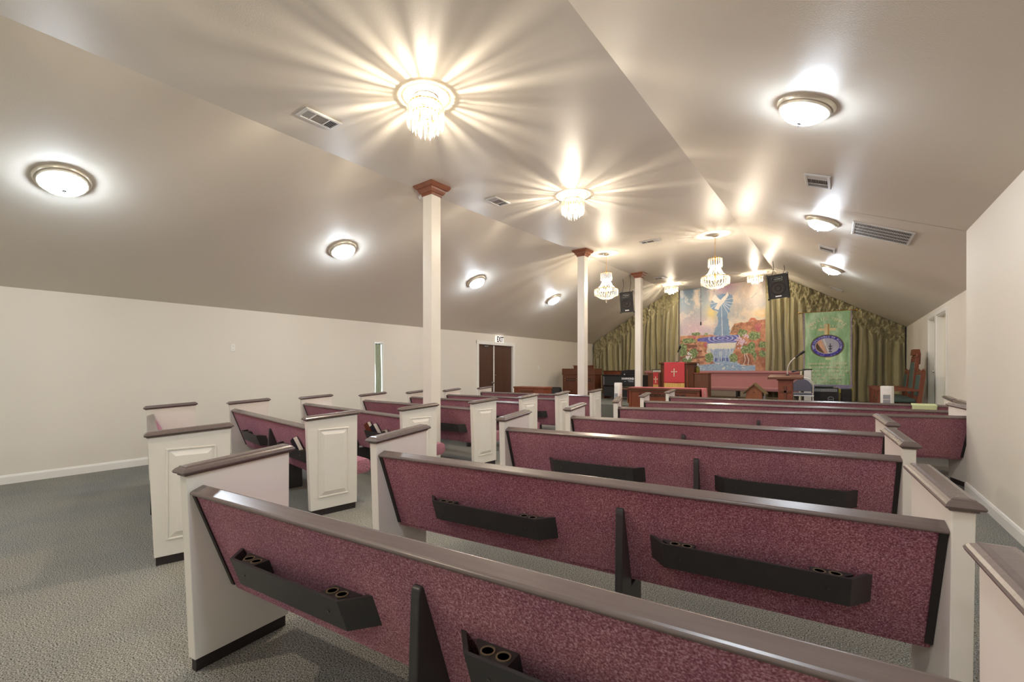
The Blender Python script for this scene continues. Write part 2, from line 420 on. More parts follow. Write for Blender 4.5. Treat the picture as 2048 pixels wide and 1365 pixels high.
# ------------------------------------------------------------------ pews
TH = .06
def end_meshes():
    P = {}
    prof = [(.035, .06), (.485, .06), (.49, .935), (0, .905)]
    P['panel'] = MB().prism(prof, 0, TH).mesh('end_panel', 'pew_white', bevel=.004)
    P['kick'] = MB().box(.012, TH-.012, .045, .475, 0, .06).mesh('kick_plate', 'kick_dark')
    lp = []
    for ins, z in ((.012, 0), (.012, .006), (0, .011), (-.003, .018), (0, .024), (.006, .031), (.016, .037), (.018, .041), (.03, .043)):
        o = .019-ins
        sl = lambda y: .905+.0612*y
        lp.append([(x, y, sl(y)+z) for x, y in ((-o, -o), (TH+o, -o), (TH+o, .49+o), (-o, .49+o))])
    P['cap'] = MB().loops(lp).mesh('end_cap', 'cap_wood')
    rl = lambda i, x: [(x, .10+i, .17+i), (x, .40-i, .17+i), (x, .40-i, .82-i), (x, .10+i, .82-i)]
    for s, nm in ((1, 'r'), (-1, 'l')):
        x0 = TH if s > 0 else 0
        P['rp'+nm] = MB().loops([rl(0, x0), rl(.003, x0+s*.008), rl(.011, x0+s*.008), rl(.014, x0+s*.0005), rl(.018, x0+s*.0005), rl(.056, x0+s*.014)]).mesh('raised_panel', 'pew_white')
    return P
EP = end_meshes()
BACK = lambda z: .03+.17*(.815-z)/.475       # y of the rear face of the backrest
def support_mesh():
    pr = [(.046, .69), (.05, .712), (.064, .72), (.08, .71), (.2, .345), (.2, .29), (.40, .29), (.41, .02), (.40, 0), (.03, 0), (.03, .3)]
    return MB().prism(pr, -.018, .018).mesh('center_support', 'rack_dark', bevel=.005)
SUP = support_mesh()
RACKS = {}
def rack_meshes(L):
    key = round(L, 3)
    if key in RACKS: return RACKS[key]
    zt, zb, d = .60, .478, .088
    yb = lambda z: BACK(z); yf = lambda z: BACK(z)-d+.0
    m = MB()
    th = .012; c = .075
    out = [(0, 0), (c, -d), (L-c, -d), (L, 0)]             # outline in plan, relative to the back face
    inn = [(th*1.6, 0), (c+th*.6, -d+th+.001), (L-c-th*.6, -d+th+.001), (L-th*1.6, 0)]
    lo, hi = [], []
    for z in (zb, zt):
        lo.append([(x, yb(z)+y, z) for x, y in out]); hi.append([(x, yb(z)+y, z) for x, y in inn])
    for k in range(3):
        a, b = k, k+1
        vs = [lo[0][a], lo[0][b], lo[1][b], lo[1][a], hi[0][a], hi[0][b], hi[1][b], hi[1][a]]
        m.add(vs, [(0, 1, 2, 3), (7, 6, 5, 4), (3, 2, 6, 7), (0, 4, 5, 1), (0, 3, 7, 4), (1, 5, 6, 2)])
    z = zb+.01
    m.add([(x, yb(zb)+y, zb) for x, y in out]+[(x, yb(z)+y, z) for x, y in out], [(3, 2, 1, 0), (4, 5, 6, 7)])
    for x in (c+.07, L-c-.07):
        m.lathe([(.006, 0), (.006, .003), (.003, .004)], 8, 1, M=T(x, yb(.54)-d, .54) @ Matrix.Rotation(PI/2+.35, 4, 'X'))
    r = m.mesh('hymnal_rack', ['rack_dark', 'screw'])
    cups = []
    for s in (0, 1):
        m = MB()
        x0, x1 = (.06, .2) if s == 0 else (L-.2, L-.06)
        zc = .588; y0 = yb(zc)
        plan = [(x0, 0), (x0+.0, -.012), (x0+.062, -d+th+.001), (x1, -d+th+.001), (x1, 0)] if s == 0 else [(x0, 0), (x0, -d+th+.001), (x1-.062, -d+th+.001), (x1, -.012), (x1, 0)]
        m.add([(x, yb(zc-.055)+y, zc-.055) for x, y in plan]+[(x, y0+y, zc) for x, y in plan], [(4, 3, 2, 1, 0), (5, 6, 7, 8, 9)]+[(i, (i+1) % 5, 5+(i+1) % 5, 5+i) for i in range(5)])
        for q in (0, 1):
            cx = (x0+.058+q*.052) if s == 0 else (x1-.058-q*.052)
            M = T(cx, y0-.036, zc)
            m.lathe([(.017, 0), (.017, .003), (.022, .003), (.022, 0)], 18, 1, M, cap=False)
            m.lathe([(.017, .0008), (.001, .0008)], 18, 2, M)
        cups.append(m.mesh('cup_holder', ['rack_dark', 'rack_ring', 'rack_hole']))
    RACKS[key] = (r, cups); return RACKS[key]

def pew(Q, P, label, racks, sups, group, outer_right=0., tint=None):
    """Q, P: rear inner corners of the two ends on the floor plan"""
    Q, P = Vector(Q), Vector(P); W = (P-Q).length-outer_right
    t = thing('pew', label, 'pew', (Q.x, Q.y, 0), math.atan2(P.y-Q.y, P.x-Q.x), group)
    for x, nm in ((-TH, 'rpl'), (W, 'rpr')):
        e = put('end_panel', EP['panel'], t, T(x, 0, 0))
        put('end_cap', EP['cap'], e); put('kick_plate', EP['kick'], e); put('raised_panel', EP[nm], e)
    bk = [(BACK(.818), .818), (BACK(.345), .345), (BACK(.345)+.02, .335), (BACK(.345)+.055, .345), (BACK(.45)+.075, .45), (BACK(.7)+.07, .7), (BACK(.818)+.045, .818)]
    MB().prism(bk, .001, W-.001).build('backrest', 'pew_fabric', t)
    rail = [(.016, .817), (.013, .823), (.015, .830), (.022, .835), (.066, .852), (.076, .849), (.08, .84), (.08, .815)]
    r = MB().prism(rail, .001, W-.001).build('top_rail', 'cap_wood', t, bevel=.002)
    for x in (.001, W-.025):
        st = [(BACK(.816)-.007, .816), (BACK(.345)-.007, .345), (BACK(.345)+.03, .345), (BACK(.816)+.03, .816)]
        MB().prism(st, x, x+.024).build('edge_strip', 'dark_strip', t)
    se = [(.212, .318), (.20, .40), (.60, .465), (.64, .46), (.665, .43), (.665, .36), (.65, .335), (.62, .318)]
    MB().prism(se, .002, W-.002).build('seat', 'pew_fabric', t, True, bevel=.008)
    for x in sups: put('center_support', SUP, t, T(x, 0, 0))
    for a, b in racks:
        rm, cups = rack_meshes(b-a)
        ro = put('hymnal_rack', rm, t, T(a, 0, 0))
        for c in cups: put('cup_holder', c, ro)
    return t
LB = [(.40, 1.24), (1.75, 2.6)]
LN = [(.25, 1.07), (1.45, 2.3)]
GX, GR = 'maroon pews on the exit door side', 'maroon pews on the far side from the exit door'
LL = [(.42, 1.2), (1.62, 2.42)]
exit_rows = [
    pew((-6.64, 1.70), (-3.86, 1.00), 'rearmost maroon pew on the exit-door side, white panelled end facing the aisle', LL, [1.4], GX, TH),
    pew((-6.67, 2.62), (-3.95, 2.20), 'second maroon pew from the back on the exit-door side, one hymnal standing in its rack', [(.42, 1.2), (1.77, 2.6)], [1.5], GX, TH),
    pew((-6.91, 3.76), (-4.015, 3.37), 'maroon pew with three books in its rack, just behind the nearest column', [(.42, 1.2), (1.92, 2.7)], [1.5], GX, TH),
    pew((-6.80, 4.80), (-4.05, 4.64), 'maroon pew directly in front of the nearest column, dark empty rack by the aisle', [(.42, 1.2), (1.7, 2.5)], [1.5], GX, TH),
    pew((-6.85, 5.92), (-4.15, 5.96), 'maroon exit-side pew, third from the front', LL, [1.5], GX, TH),
    pew((-6.85, 6.95), (-4.15, 7.12), 'maroon exit-side pew, second from the front', LL, [1.5], GX, TH),
    pew((-7.05, 8.33), (-4.10, 8.45), 'frontmost maroon exit-side pew, right before the middle column', LL, [1.5], GX, TH)]
far_rows = [
    pew((-2.345, .745), (.318, 1.0), 'nearest maroon pew, rearmost of its block, seen from behind across the bottom', LN, [1.32], GR),
    pew((-2.39, 1.795), (.317, 2.09), 'maroon pew second from the back with both long racks and frayed lower corner in view', [(.37, 1.21), (1.70, 2.53)], [1.57], GR),
    pew((-2.455, 3.25), (.33, 3.56), 'third maroon pew from the back across the aisle from the nearest column', LB, [1.63], GR),
    pew((-2.465, 4.51), (.35, 4.82), 'fourth maroon pew from the back, last short one before the wall steps back', LN, [1.22], GR),
    pew((-2.52, 6.02), (1.27, 7.17), 'long slanted maroon pew, its end vanishing behind the corner of the near wall', [(.45, 1.3), (2.0, 2.85)], [1.8, 3.2], GR),
    pew((-2.67, 7.5), (1.38, 8.01), 'long maroon pew second from the front, far side from the exit door', [(.45, 1.3), (2.0, 2.85)], [1.6, 3.1], GR),
    pew((-2.71, 9.05), (1.40, 9.20), 'front maroon pew with pale green towel over its rail', [(.45, 1.3), (2.0, 2.85)], [1.6, 3.1], GR)]

# pale towel over the front pew
t = thing('towel', 'pale green towel draped over the rail of the front pew', 'towel', (.95, 9.184, 0), math.atan2(.15, 4.11))
tw = [(.003, .765), (.005, .81), (.007, .832), (.018, .841), (.066, .858), (.088, .85), (.096, .80)]
o = MB().grid(lambda u, v: (lambda p: (u*.29+.004*math.sin(v*9+u*5), p[0]-.003*abs(math.sin(u*7)), p[1]+.003))(
    tuple(lerp([(i/6, q[k]) for i, q in enumerate(tw)], v) for k in (0, 1))), 16, 18).build('cloth', 'towel', t, True, fix=False)
s = o.modifiers.new('t', 'SOLIDIFY'); s.thickness = .004; s.offset = 0

# hymnals
def book(root, x, label, cover, wd, ht, th, tilt, y=-.0):
    M = root.matrix_basis @ T(x, BACK(.56)-.041+y, .49) @ Matrix.Rotation(.32, 4, 'X') @ Matrix.Rotation(tilt, 4, 'Y')
    b = thing('hymnal', label, 'book', M=M, group='books in the pew racks')
    m = MB().box(0, wd, 0, .004, 0, ht).box(0, wd, th-.004, th, 0, ht).box(0, .004, 0, th, 0, ht)
    m.build('cover', cover, b)
    MB().box(.004, wd-.004, .004, th-.004, .004, ht-.004).build('page_block', 'pages', b)
book(exit_rows[1], 2.33, 'dark hymnal with white page edges standing alone in a rack near the aisle', 'book_navy', .12, .2, .045, -.42)
book(exit_rows[2], 2.05, 'brown covered book, first of three leaning in the rack', 'book_brown', .13, .2, .045, -.38)
book(exit_rows[2], 2.21, 'navy book with thick white page edge, middle one of three in the rack', 'book_navy', .12, .19, .05, -.4, -.004)
book(exit_rows[2], 2.4, 'small black patterned book, last of three in the rack', 'book_black', .11, .14, .04, -.2)

# ------------------------------------------------------------------ ceiling fixtures
def lamp_light(parent, loc, power, col, rad):
    l = bpy.data.lights.new('lamp_light', 'POINT'); l.energy = power; l.color = col; l.shadow_soft_size = rad
    o = bpy.data.objects.new('lamp_light', l); C.objects.link(o); o.parent = parent; o.location = loc
    return o
RIM = MB().lathe([(.212, -.005), (.214, .008), (.204, .018), (.2, .031), (.188, .035), (.184, .05), (.172, .054), (.168, .042), (.15, .03)], 48).mesh('rim', 'nickel', True)
DOME = MB().lathe([(.168, .046), (.163, .062), (.149, .083), (.123, .103), (.085, .119), (.04, .130), (.012, .132)], 40).mesh('glass_dome', 'dome_glow', True)
FIN = MB().lathe([(.016, .13), (.018, .137), (.012, .142), (.006, .146), (.008, .153), (.003, .16)], 14).mesh('finial', 'steel', True)
def dome(x, y, label):
    t = thing('dome_light', label, 'ceiling light', M=on_ceiling(x, y), group='white dome lights on the ceiling slopes')
    put('rim', RIM, t); put('glass_dome', DOME, t); put('finial', FIN, t)
dome(-6.12, .92, 'large looking white dome light on the exit-side slope, nearest of its row')
dome(-6.26, 4.07, 'white dome light on the exit-side slope, second of its row of four')
dome(-6.34, 7.37, 'white dome light on the exit-side slope between the first two columns')
dome(-6.38, 10.70, 'white dome light on the exit-side slope nearest the stage')
dome(-.19, 4.26, 'white dome light nearest overhead on the slope with the large air grille')
dome(-.15, 7.78, 'white dome light just beside the large air grille')
dome(-.05, 11.29, 'white dome light on the grille slope nearest the stage')
dome(-.25, .75, 'added unseen white dome light overhead behind the camera on the grille slope')  # this dome and the next two are added out of view to brighten the near pews
dome(-6.0, -2.3, 'added unseen white dome light over the entrance on the exit-side slope')  # added fill lamp, never in view
dome(-.25, -2.4, 'added unseen white dome light over the entrance on the grille slope')  # added fill lamp, out of view like the one opposite

def prism_mesh(L, r):
    return MB().loops([[(r*k*math.cos(PI/3*i), r*k*math.sin(PI/3*i), z) for i in range(6)] for k, z in ((.5, 0), (1, -.012), (1, -L+.035), (.15, -L))]).mesh('crystal_prism', 'crystal')
PR = {}
def ring(parent, n, R, ztop, L, r=.0105):
    key = (L, r)
    if key not in PR: PR[key] = prism_mesh(L, r)
    for i in range(n):
        a = 2*PI*i/n
        put('crystal_prism', PR[key], parent, T(R*math.cos(a), R*math.sin(a), ztop) @ Matrix.Rotation(a, 4, 'Z'))
def hoop(R, z, w=.006): return MB().lathe([(R-w, z-w), (R+w, z-w), (R+w, z+w), (R-w, z+w), (R-w, z-w)], 32, cap=False)
def bulb(parent, x, y, z):
    MB().lathe([(.004, -.03), (.014, -.02), (.018, 0), (.012, .02), (.004, .034)], 12).build('bulb', 'bulb_glow', parent, True).location = (x, y, z)
WARM = (1, .87, .70)
def flush(x, y, label, kind, power):
    z = cz(x, y)
    t = thing('crystal_ceiling_light', label, 'chandelier', (x, y, z), .1, 'flush crystal ceiling lights')
    MB().lathe([(.11, .01), (.115, -.012), (.1, -.022), (.03, -.026)], 32).build('canopy', 'nickel', t, True)
    MB().tube([(0, 0, -.02), (0, 0, -.14)], .008).build('stem', 'nickel', t)
    if kind == 0:
        hoop(.155, -.085).build('hoop', 'gold', t); ring(t, 30, .165, -.085, .2, .0088)
        hoop(.12, -.16).build('hoop', 'gold', t); ring(t, 12, .12, -.16, .17)
        hoop(.06, -.24).build('hoop', 'gold', t); ring(t, 8, .06, -.22, .15)
        zb = -.17
    else:
        hoop(.205, -.1).build('hoop', 'gold', t); ring(t, 26, .215, -.1, .17)
        hoop(.15, -.15).build('hoop', 'gold', t); ring(t, 18, .15, -.15, .14)
        hoop(.08, -.24).build('hoop', 'gold', t); ring(t, 10, .08, -.22, .12)
        zb = -.15
    for i in range(3):
        a = 2*PI*i/3+.4; bulb(t, .035*math.cos(a), .035*math.sin(a), zb)
    lamp_light(t, (0, 0, zb-.12), power, WARM, .018)
    for s in (-1, 1):
        MB().tube([(0, 0, -.08), (s*.155, 0, -.085)], .004, 6).build('crossbar', 'gold', t)
CHP = 54
flush(-3.11, 2.89, 'drum shaped crystal ceiling light nearest overhead in the middle of the aisle', 0, CHP)
flush(-3.24, 6.02, 'drum shaped crystal ceiling light further along the aisle, level with the second column gap', 0, CHP)
flush(-4.51, 15.37, 'small crystal ceiling light above the edge of the gathered curtain near the organ', 1, CHP*.55)
flush(-2.02, 15.56, 'small crystal ceiling light in front of the mural beside the black loudspeaker', 1, CHP*.55)
flush(-3.11, -.6, 'added unseen drum shaped crystal ceiling light behind the camera over the entrance aisle', 0, CHP)  # extra fixture added out of frame for more light in the room

def hanging(x, y, label, power):
    z = cz(x, y)
    t = thing('chandelier', label, 'chandelier', (x, y, 0), .2, 'hanging crystal chandeliers')
    MB().lathe([(.075, z+.005), (.075, z-.012), (.06, z-.03), (.02, z-.04)], 28).build('canopy', 'nickel', t, True)
    links = MB(); n = 14; zt = 3.74; step = (z-.04-zt)/n
    for i in range(n):
        c = z-.04-step*(i+.5); M = T(0, 0, c) @ Matrix.Rotation(PI/2*(i % 2), 4, 'Z')
        pts = [(.009*math.cos(a), 0, step*.62*math.sin(a)) for a in [2*PI*k/10 for k in range(11)]]
        links.tube(pts, .0028, 5, M=M)
    links.build('chain', 'gold', t)
    MB().lathe([(.01, 3.75), (.03, 3.735), (.012, 3.72), (.05, 3.70), (.05, 3.69)], 20).build('crown', 'gold', t, True)
    hoop(.125, 3.695).build('hoop', 'gold', t); ring(t, 18, .13, 3.70, .19)
    hoop(.265, 3.315).build('hoop', 'gold', t); ring(t, 30, .27, 3.32, .17)
    st = MB()
    for i in range(20):
        a = 2*PI*(i+.5)/20; c, s = math.cos(a), math.sin(a)
        pts = [(r*c, r*s, h) for r, h in ((.085, 3.56), (.10, 3.48), (.14, 3.40), (.20, 3.345), (.25, 3.32))]
        st.tube(pts, .0085, 5)
    st.build('crystal_strands', 'crystal', t)
    bw = MB()
    for i in range(24):
        a = 2*PI*i/24; c, s = math.cos(a), math.sin(a)
        bw.tube([(r*c, r*s, h) for r, h in ((.25, 3.17), (.2, 3.135), (.13, 3.1), (.05, 3.075))], .0085, 5)
    bw.build('crystal_bowl', 'crystal', t)
    ring(t, 12, .16, 3.2, .12); ring(t, 1, 0, 3.1, .12, .02)
    MB().tube([(0, 0, 3.7), (0, 0, 3.1)], .008).build('stem', 'gold', t)
    for i in range(6):
        a = PI/3*i; bulb(t, .12*math.cos(a), .12*math.sin(a), 3.3)
    lamp_light(t, (.03, .02, 3.44), power, WARM, .03)
hanging(-4.44, 9.92, 'hanging crystal chandelier on the organ side of the aisle', 40)
hanging(-2.03, 9.97, 'hanging crystal chandelier in front of the mural', 40)

def register(x, y, sx, sy, label, kind, turn=0):
    t = thing('air_vent', label, 'vent', M=on_ceiling(x, y, turn) @ T(0, 0, .006), group='ceiling air vents')
    a, b = sx/2, sy/2; w = .028
    MB().loops([[(s*(a-i), q*(b-i), z) for s, q in ((-1, -1), (1, -1), (1, 1), (-1, 1))] for i, z in ((0, -.004), (0, .006), (.006, .011), (w, .011), (w, .002))], cap=False).build('frame', 'vent_white', t)
    MB().box(-a+w, a-w, -b+w, b-w, -.004, .001).build('duct', 'vent_dark', t)
    if kind == 'grille':
        s = MB(); n = 40
        for i in range(n):
            u = -a+w+(sx-2*w)*(i+.5)/n
            s.box(u-.0028, u+.0028, -b+w, b-w, .001, .008)
        for i in range(1, 4):
            v = -b+w+(sy-2*w)*i/4; s.box(-a+w, a-w, v-.006, v+.006, .002, .0095)
        s.build('slats', 'vent_white', t)
    else:
        L = sy-2*w; z3 = [(-b+w, -b+w+L*.27), (-b+w+L*.3, -b+w+L*.7), (-b+w+L*.73, b-w)]
        for k, (v0, v1) in enumerate(z3):
            s = MB(); n = 5 if k != 1 else 12
            for i in range(n):
                if k == 1:
                    u = -a+w+(sx-2*w)*(i+.5)/n; s.box(u-.004, u+.004, v0, v1, .001, .006)
                else:
                    v = v0+(v1-v0)*(i+.5)/n; sg = 1 if k == 0 else -1
                    M = T(0, v, .004) @ Matrix.Rotation(sg*.6, 4, 'X'); s.box(-a+w, a-w, -.007, .007, -.001, .001, M=M)
            s.build('louvers', 'vent_white' if k != 1 else 'vent_grey', t)
        for v in (-b+w+L*.285, -b+w+L*.715): MB().box(-a+w, a-w, v-.006, v+.006, .0, .009).build('divider', 'vent_white', t)
register(-4.20, 2.47, .20, .38, 'white ceiling vent beside the nearest crystal light', 'reg', PI)
register(-4.26, 5.46, .22, .38, 'white ceiling vent between the first two columns', 'reg', PI)
register(-3.23, 9.49, .2, .42, 'white ceiling vent between the two hanging chandeliers', 'reg', PI/2)
register(-4.42, 13.9, .3, .36, 'white ceiling vent behind the column by the organ', 'reg', PI/2)
register(-.16, 6.08, .26, .42, 'white ceiling vent on the slope ahead of the nearest dome light', 'reg')
register(-.12, 9.48, .26, .36, 'white ceiling vent past the large air grille', 'reg')
register(.01, 14.40, .30, .2, 'narrow white ceiling vent above the green banner', 'reg')
register(.50, 7.78, .68, .60, 'large white return air grille on the sloping ceiling', 'grille')

# ------------------------------------------------------------------ gathered curtains on the end wall
def drape(name, label, x0, x1, seed):
    def fn(u, v):
        x = x0+(x1-x0)*u; zt = cz(x, 16.9)-.012; z = PZ+.01+(zt-PZ-.01)*v
        d = zt-z                                         # distance below the ceiling
        n = lambda a, b, c: mnoise.noise(Vector((a, b, c+seed)))
        ph = x*33+3*n(x*1.3, z*.35, 0)+1.8*n(x*3, z*.6, 4)
        pl = 1.1*abs(math.sin(ph*.5))**.8-.5+.4*math.sin(ph*.23+1.3+n(x*2, z*.5, 2)*2)+.12*math.sin(ph*1.6)
        low = .13*pl*(1+.35*n(x*2.3, .3*z, 9))
        low += .02*n(x*9, z*1.6, 3)
        # gathered puffs near the top
        gx = x*7.2+.25*math.sin(d*9)
        puff = .10*abs(math.sin(gx*PI*.5))*(.6+.4*math.sin(d*13+2*math.sin(gx*2)))+.09*n(x*13, z*10, 6)+.05*n(x*26, z*20, 8)
        k = 1/(1+math.exp((d-.58-.09*math.sin(x*7))*22))
        y = 16.77-(low*(1-k)+puff*k)*(1 if 0 < u < 1 else .3)
        return (x+.012*n(x*6, z*2, 5), min(y, 16.98), z)
    t = thing(name, label, 'curtain')
    o = MB().grid(fn, 420, 90).build('drapery', 'satin_curtain', t, True, fix=False)
    MB().tube([(x0, 16.95, cz(x0, 16.9)-.03), (max(min(-1.5, x1), x0) if x0 > -3 else max(x0, -4.95), 16.95, cz(max(x0, -1.5) if x0 > -3 else -4.95, 16.9)-.03), (x1, 16.95, cz(x1, 16.9)-.03)], .012).build('rod', 'gold', t)
drape('stage_curtain', 'olive satin curtain with gathered heading behind the organ', -8.06, -4.66, 0)
drape('stage_curtain', 'olive satin curtain with gathered heading behind the green banner and carved chairs', -1.87, 1.585, 30)

# ------------------------------------------------------------------ painted mural
def vnoise(x, y, seed):
    xi, yi = np.floor(x).astype(int), np.floor(y).astype(int); xf, yf = x-xi, y-yi
    h = lambda a, b: (np.sin(a*127.1+b*311.7+seed*74.7)*43758.5453) % 1.0
    u, v = xf*xf*(3-2*xf), yf*yf*(3-2*yf)
    return (h(xi, yi)*(1-u)+h(xi+1, yi)*u)*(1-v)+(h(xi, yi+1)*(1-u)+h(xi+1, yi+1)*u)*v
def fbm(x, y, seed, o=5):
    s, a, t = 0, .5, 0
    for k in range(o): s = s+a*vnoise(x*2**k, y*2**k, seed+k); t += a; a *= .5
    return s/t
def inpoly(X, Y, P):
    r = np.zeros(X.shape, bool); n = len(P)
    for i in range(n):
        (x1, y1), (x2, y2) = P[i], P[(i+1) % n]
        c = ((y1 > Y) != (y2 > Y)) & (X < (x2-x1)*(Y-y1)/((y2-y1) if y2 != y1 else 1e-9)+x1)
        r ^= c
    return r
def paint_mural(X, Y):
    im = np.zeros(X.shape+(3,))
    def mix(c, w):
        w = np.clip(w, 0, 1)[..., None]; im[:] = im*(1-w)+np.array(c, float)*w
    def poly(P, c, j=0, c2=None, ns=60, seed=1):
        jx = (fbm(X/40, Y/40, seed+9)-.5)*j; jy = (fbm(X/40, Y/40, seed+19)-.5)*j
        msk = inpoly(X+jx, Y+jy, P)
        if c2 is None: im[msk] = c
        else:
            f = np.clip((fbm(X/ns, Y/ns, seed, 4)-.32)*2.8, 0, 1)[..., None]
            im[msk] = (np.array(c)*(1-f)+np.array(c2)*f)[msk]
        return msk
    g = lambda cx, cy, rx, ry: np.exp(-((X-cx)/rx)**2-((Y-cy)/ry)**2)
    im[:] = (176, 186, 190)
    mix((112, 148, 182), g(230, 150, 260, 240)*(.5+.7*fbm(X/25, Y/160, 3)))
    mix((228, 216, 200), np.clip((fbm(X/120, Y/120, 5)-.47)*5, 0, 1))
    mix((214, 184, 206), g(330, 680, 330, 190)*.9)
    mix((186, 146, 182), g(800, 60, 190, 120))
    mix((222, 200, 184), g(1180, 180, 250, 300)*.9)
    mix((206, 206, 206), g(1150, 330, 220, 60)*np.clip(fbm(X/70, Y/50, 8)*1.2, 0, 1)*.7)
    mix((232, 208, 120), g(595, 450, 80, 110)*.9); mix((236, 196, 120), g(1350, 490, 120, 60)*.8)
    mix((240, 228, 214), np.clip((fbm(X/60, Y/60, 12)-.56)*6, 0, 1)*.6)
    mix((240, 230, 216), g(880, 640, 60, 90)+g(540, 600, 90, 50)*.7)
    sky = poly([(690, 190), (760, 175), (850, 185), (915, 205), (920, 280), (905, 330), (880, 400), (850, 470), (838, 560), (870, 650), (865, 790), (620, 790), (660, 660), (690, 600), (690, 430), (640, 400), (590, 365), (580, 320), (620, 270)], (104, 140, 182), 60, (116, 152, 190), 50, 21)
    for a in np.radians([-14, 8, 26, 43, 60, 88, 150, 172]):
        dx, dy = np.cos(a), np.sin(a); px, py = X-745, Y-290
        al = px*dx+py*dy; ac = np.abs(-px*dy+py*dx)
        w = (al > 50) & (ac < 3.5+al*.006) & (sky | (a > 1.3) & (a < 1.8) & (Y < 800))
        im[w] = (206, 218, 230)
    poly([(600, 262), (612, 225), (648, 178), (672, 205), (712, 250), (752, 272), (735, 312), (690, 312), (640, 296)], (244, 241, 234))
    poly([(730, 275), (772, 232), (815, 196), (838, 150), (858, 200), (818, 258), (775, 306)], (246, 243, 236))
    poly([(705, 285), (770, 272), (792, 300), (735, 352), (700, 412), (640, 388), (682, 332)], (238, 234, 227))
    poly([(60, 778), (600, 768), (700, 800), (560, 905), (60, 900)], (206, 146, 112), 14, (176, 110, 78), 40, 31)
    poly([(865, 765), (905, 690), (935, 622), (1150, 592), (1400, 568), (1400, 1310), (1230, 1310), (1000, 1190), (930, 1040), (975, 905), (1000, 800)], (206, 140, 104), 26, (150, 84, 58), 45, 41)
    poly([(1140, 590), (1180, 545), (1230, 545), (1270, 580)], (190, 100, 76), 8)
    poly([(870, 770), (930, 640), (1010, 630), (1060, 700), (1000, 740)], (122, 84, 58), 20, (180, 126, 90), 20, 44)
    pool = poly([(370, 835), (400, 815), (640, 792), (1005, 778), (1010, 830), (965, 892), (540, 897), (510, 870), (380, 862)], (52, 56, 150), 10, (92, 96, 190), 35, 51)
    rr = np.sqrt(((X-770)/2.6)**2+((Y-825)/.8)**2)
    im[pool & ((rr % 26) < 9) & (rr < 95)] = (160, 176, 222)
    fall = poly([(540, 900), (965, 890), (935, 1000), (890, 1090), (905, 1165), (615, 1165), (600, 1040), (560, 960)], (150, 178, 214))
    f = fbm(X/9, Y/130, 61, 3)
    im[fall & (f > .5)] = (112, 148, 204); im[fall & (f > .62)] = (206, 220, 234)
    im[fall & (Y < 950+60*f)] = (232, 230, 220); im[fall & (Y > 1110) & (f < .5)] = (58, 78, 164)
    sea = poly([(330, 1215), (560, 1170), (900, 1150), (1000, 1190), (1240, 1220), (1245, 1310), (320, 1310)], (150, 186, 222), 16)
    f = fbm(X/60+Y/90, Y/14, 71, 3); im[sea & (f > .52)] = (112, 154, 206); im[sea & (f > .64)] = (222, 230, 236)
    poly([(60, 835), (250, 850), (400, 868), (480, 880), (535, 950), (505, 1015), (565, 1090), (645, 1190), (330, 1222), (60, 1180)], (214, 156, 122), 26, (140, 80, 56), 42, 81)
    for P in ([(95, 905), (370, 910), (360, 945), (240, 965)], [(180, 985), (450, 990), (440, 1020), (220, 1010)], [(90, 1090), (500, 1080), (460, 1110), (100, 1130)]):
        poly(P, (112, 62, 46), 24)
    poly([(375, 880), (480, 872), (535, 950), (500, 1010), (440, 960)], (166, 96, 70), 14, (196, 150, 84), 30, 83)
    for cx, cy, rx, ry, sd in ((130, 985, 75, 100, 1), (345, 755, 75, 26, 2), (510, 760, 28, 20, 3), (560, 1105, 70, 72, 4), (205, 1140, 85, 46, 5), (310, 1035, 66, 70, 6), (240, 850, 130, 36, 7),
                               (1062, 755, 66, 55, 8), (1225, 800, 90, 62, 9), (1120, 1000, 95, 60, 10), (930, 1110, 66, 62, 11), (1345, 930, 60, 50, 12), (1345, 1060, 56, 50, 13), (1205, 1080, 55, 90, 14), (1190, 950, 50, 60, 15)):
        n = fbm(X/26, Y/26, 90+sd, 4); m = ((X-cx)/rx)**2+((Y-cy)/ry)**2 < .35+1.3*n
        f = np.clip((fbm(X/14, Y/14, 120+sd, 3)-.35)*3.2, 0, 1)[..., None]
        im[m] = (np.array((66, 96, 54))*(1-f)+np.array((150, 172, 108))*f)[m]
    rng = np.random.RandomState(4)
    for cx, cy, sx, sy, k, c in ((225, 1085, 40, 42, 30, (226, 228, 232)), (1035, 880, 55, 75, 44, (216, 190, 218)), (1100, 800, 36, 26, 14, (222, 190, 208))):
        for _ in range(k):
            x, y = cx+rng.randn()*sx*.6, cy+rng.randn()*sy*.6
            im[((X-x)**2+(Y-y)**2) < 11**2] = c
    for bx, by, s in ((325, 840, 1), (1285, 740, 1.6), (500, 960, 1.1)):
        for a in (-.5, -.2, .1, .4):
            px, py = X-bx, by-Y; al = px*math.sin(a)+py*math.cos(a); ac = np.abs(px*math.cos(a)-py*math.sin(a))
            im[(al > 0) & (al < 70*s) & (ac < 4.5*s)] = (176, 66, 92)
    poly([(1020, 1205), (1040, 1110), (1075, 1060), (1130, 1038), (1190, 1060), (1225, 1120), (1232, 1215), (1130, 1222)], (206, 146, 112), 6, (160, 96, 66), 40, 101)
    poly([(1055, 1200), (1075, 1100), (1130, 1060), (1180, 1100), (1190, 1205)], (138, 78, 54), 8)
    for x0, x1 in ((1100, 1085), (1128, 1150)):
        xx = x0+(x1-x0)*np.clip((Y-1050)/160, 0, 1)+8*np.sin(Y/22.)
        im[(np.abs(X-xx) < 5) & (Y > 1045) & (Y < 1212)] = (232, 222, 214)
    for P in ([(1180, 260), (1270, 180), (1262, 200), (1190, 270)], [(1080, 300), (1165, 262), (1150, 275)]): poly(P, (150, 164, 172), 6)
    im[:] = im*.82+np.array((228, 214, 206))*.18
    im *= (.95+.1*fbm(X/8, Y/8, 140, 3))[..., None]
    return im
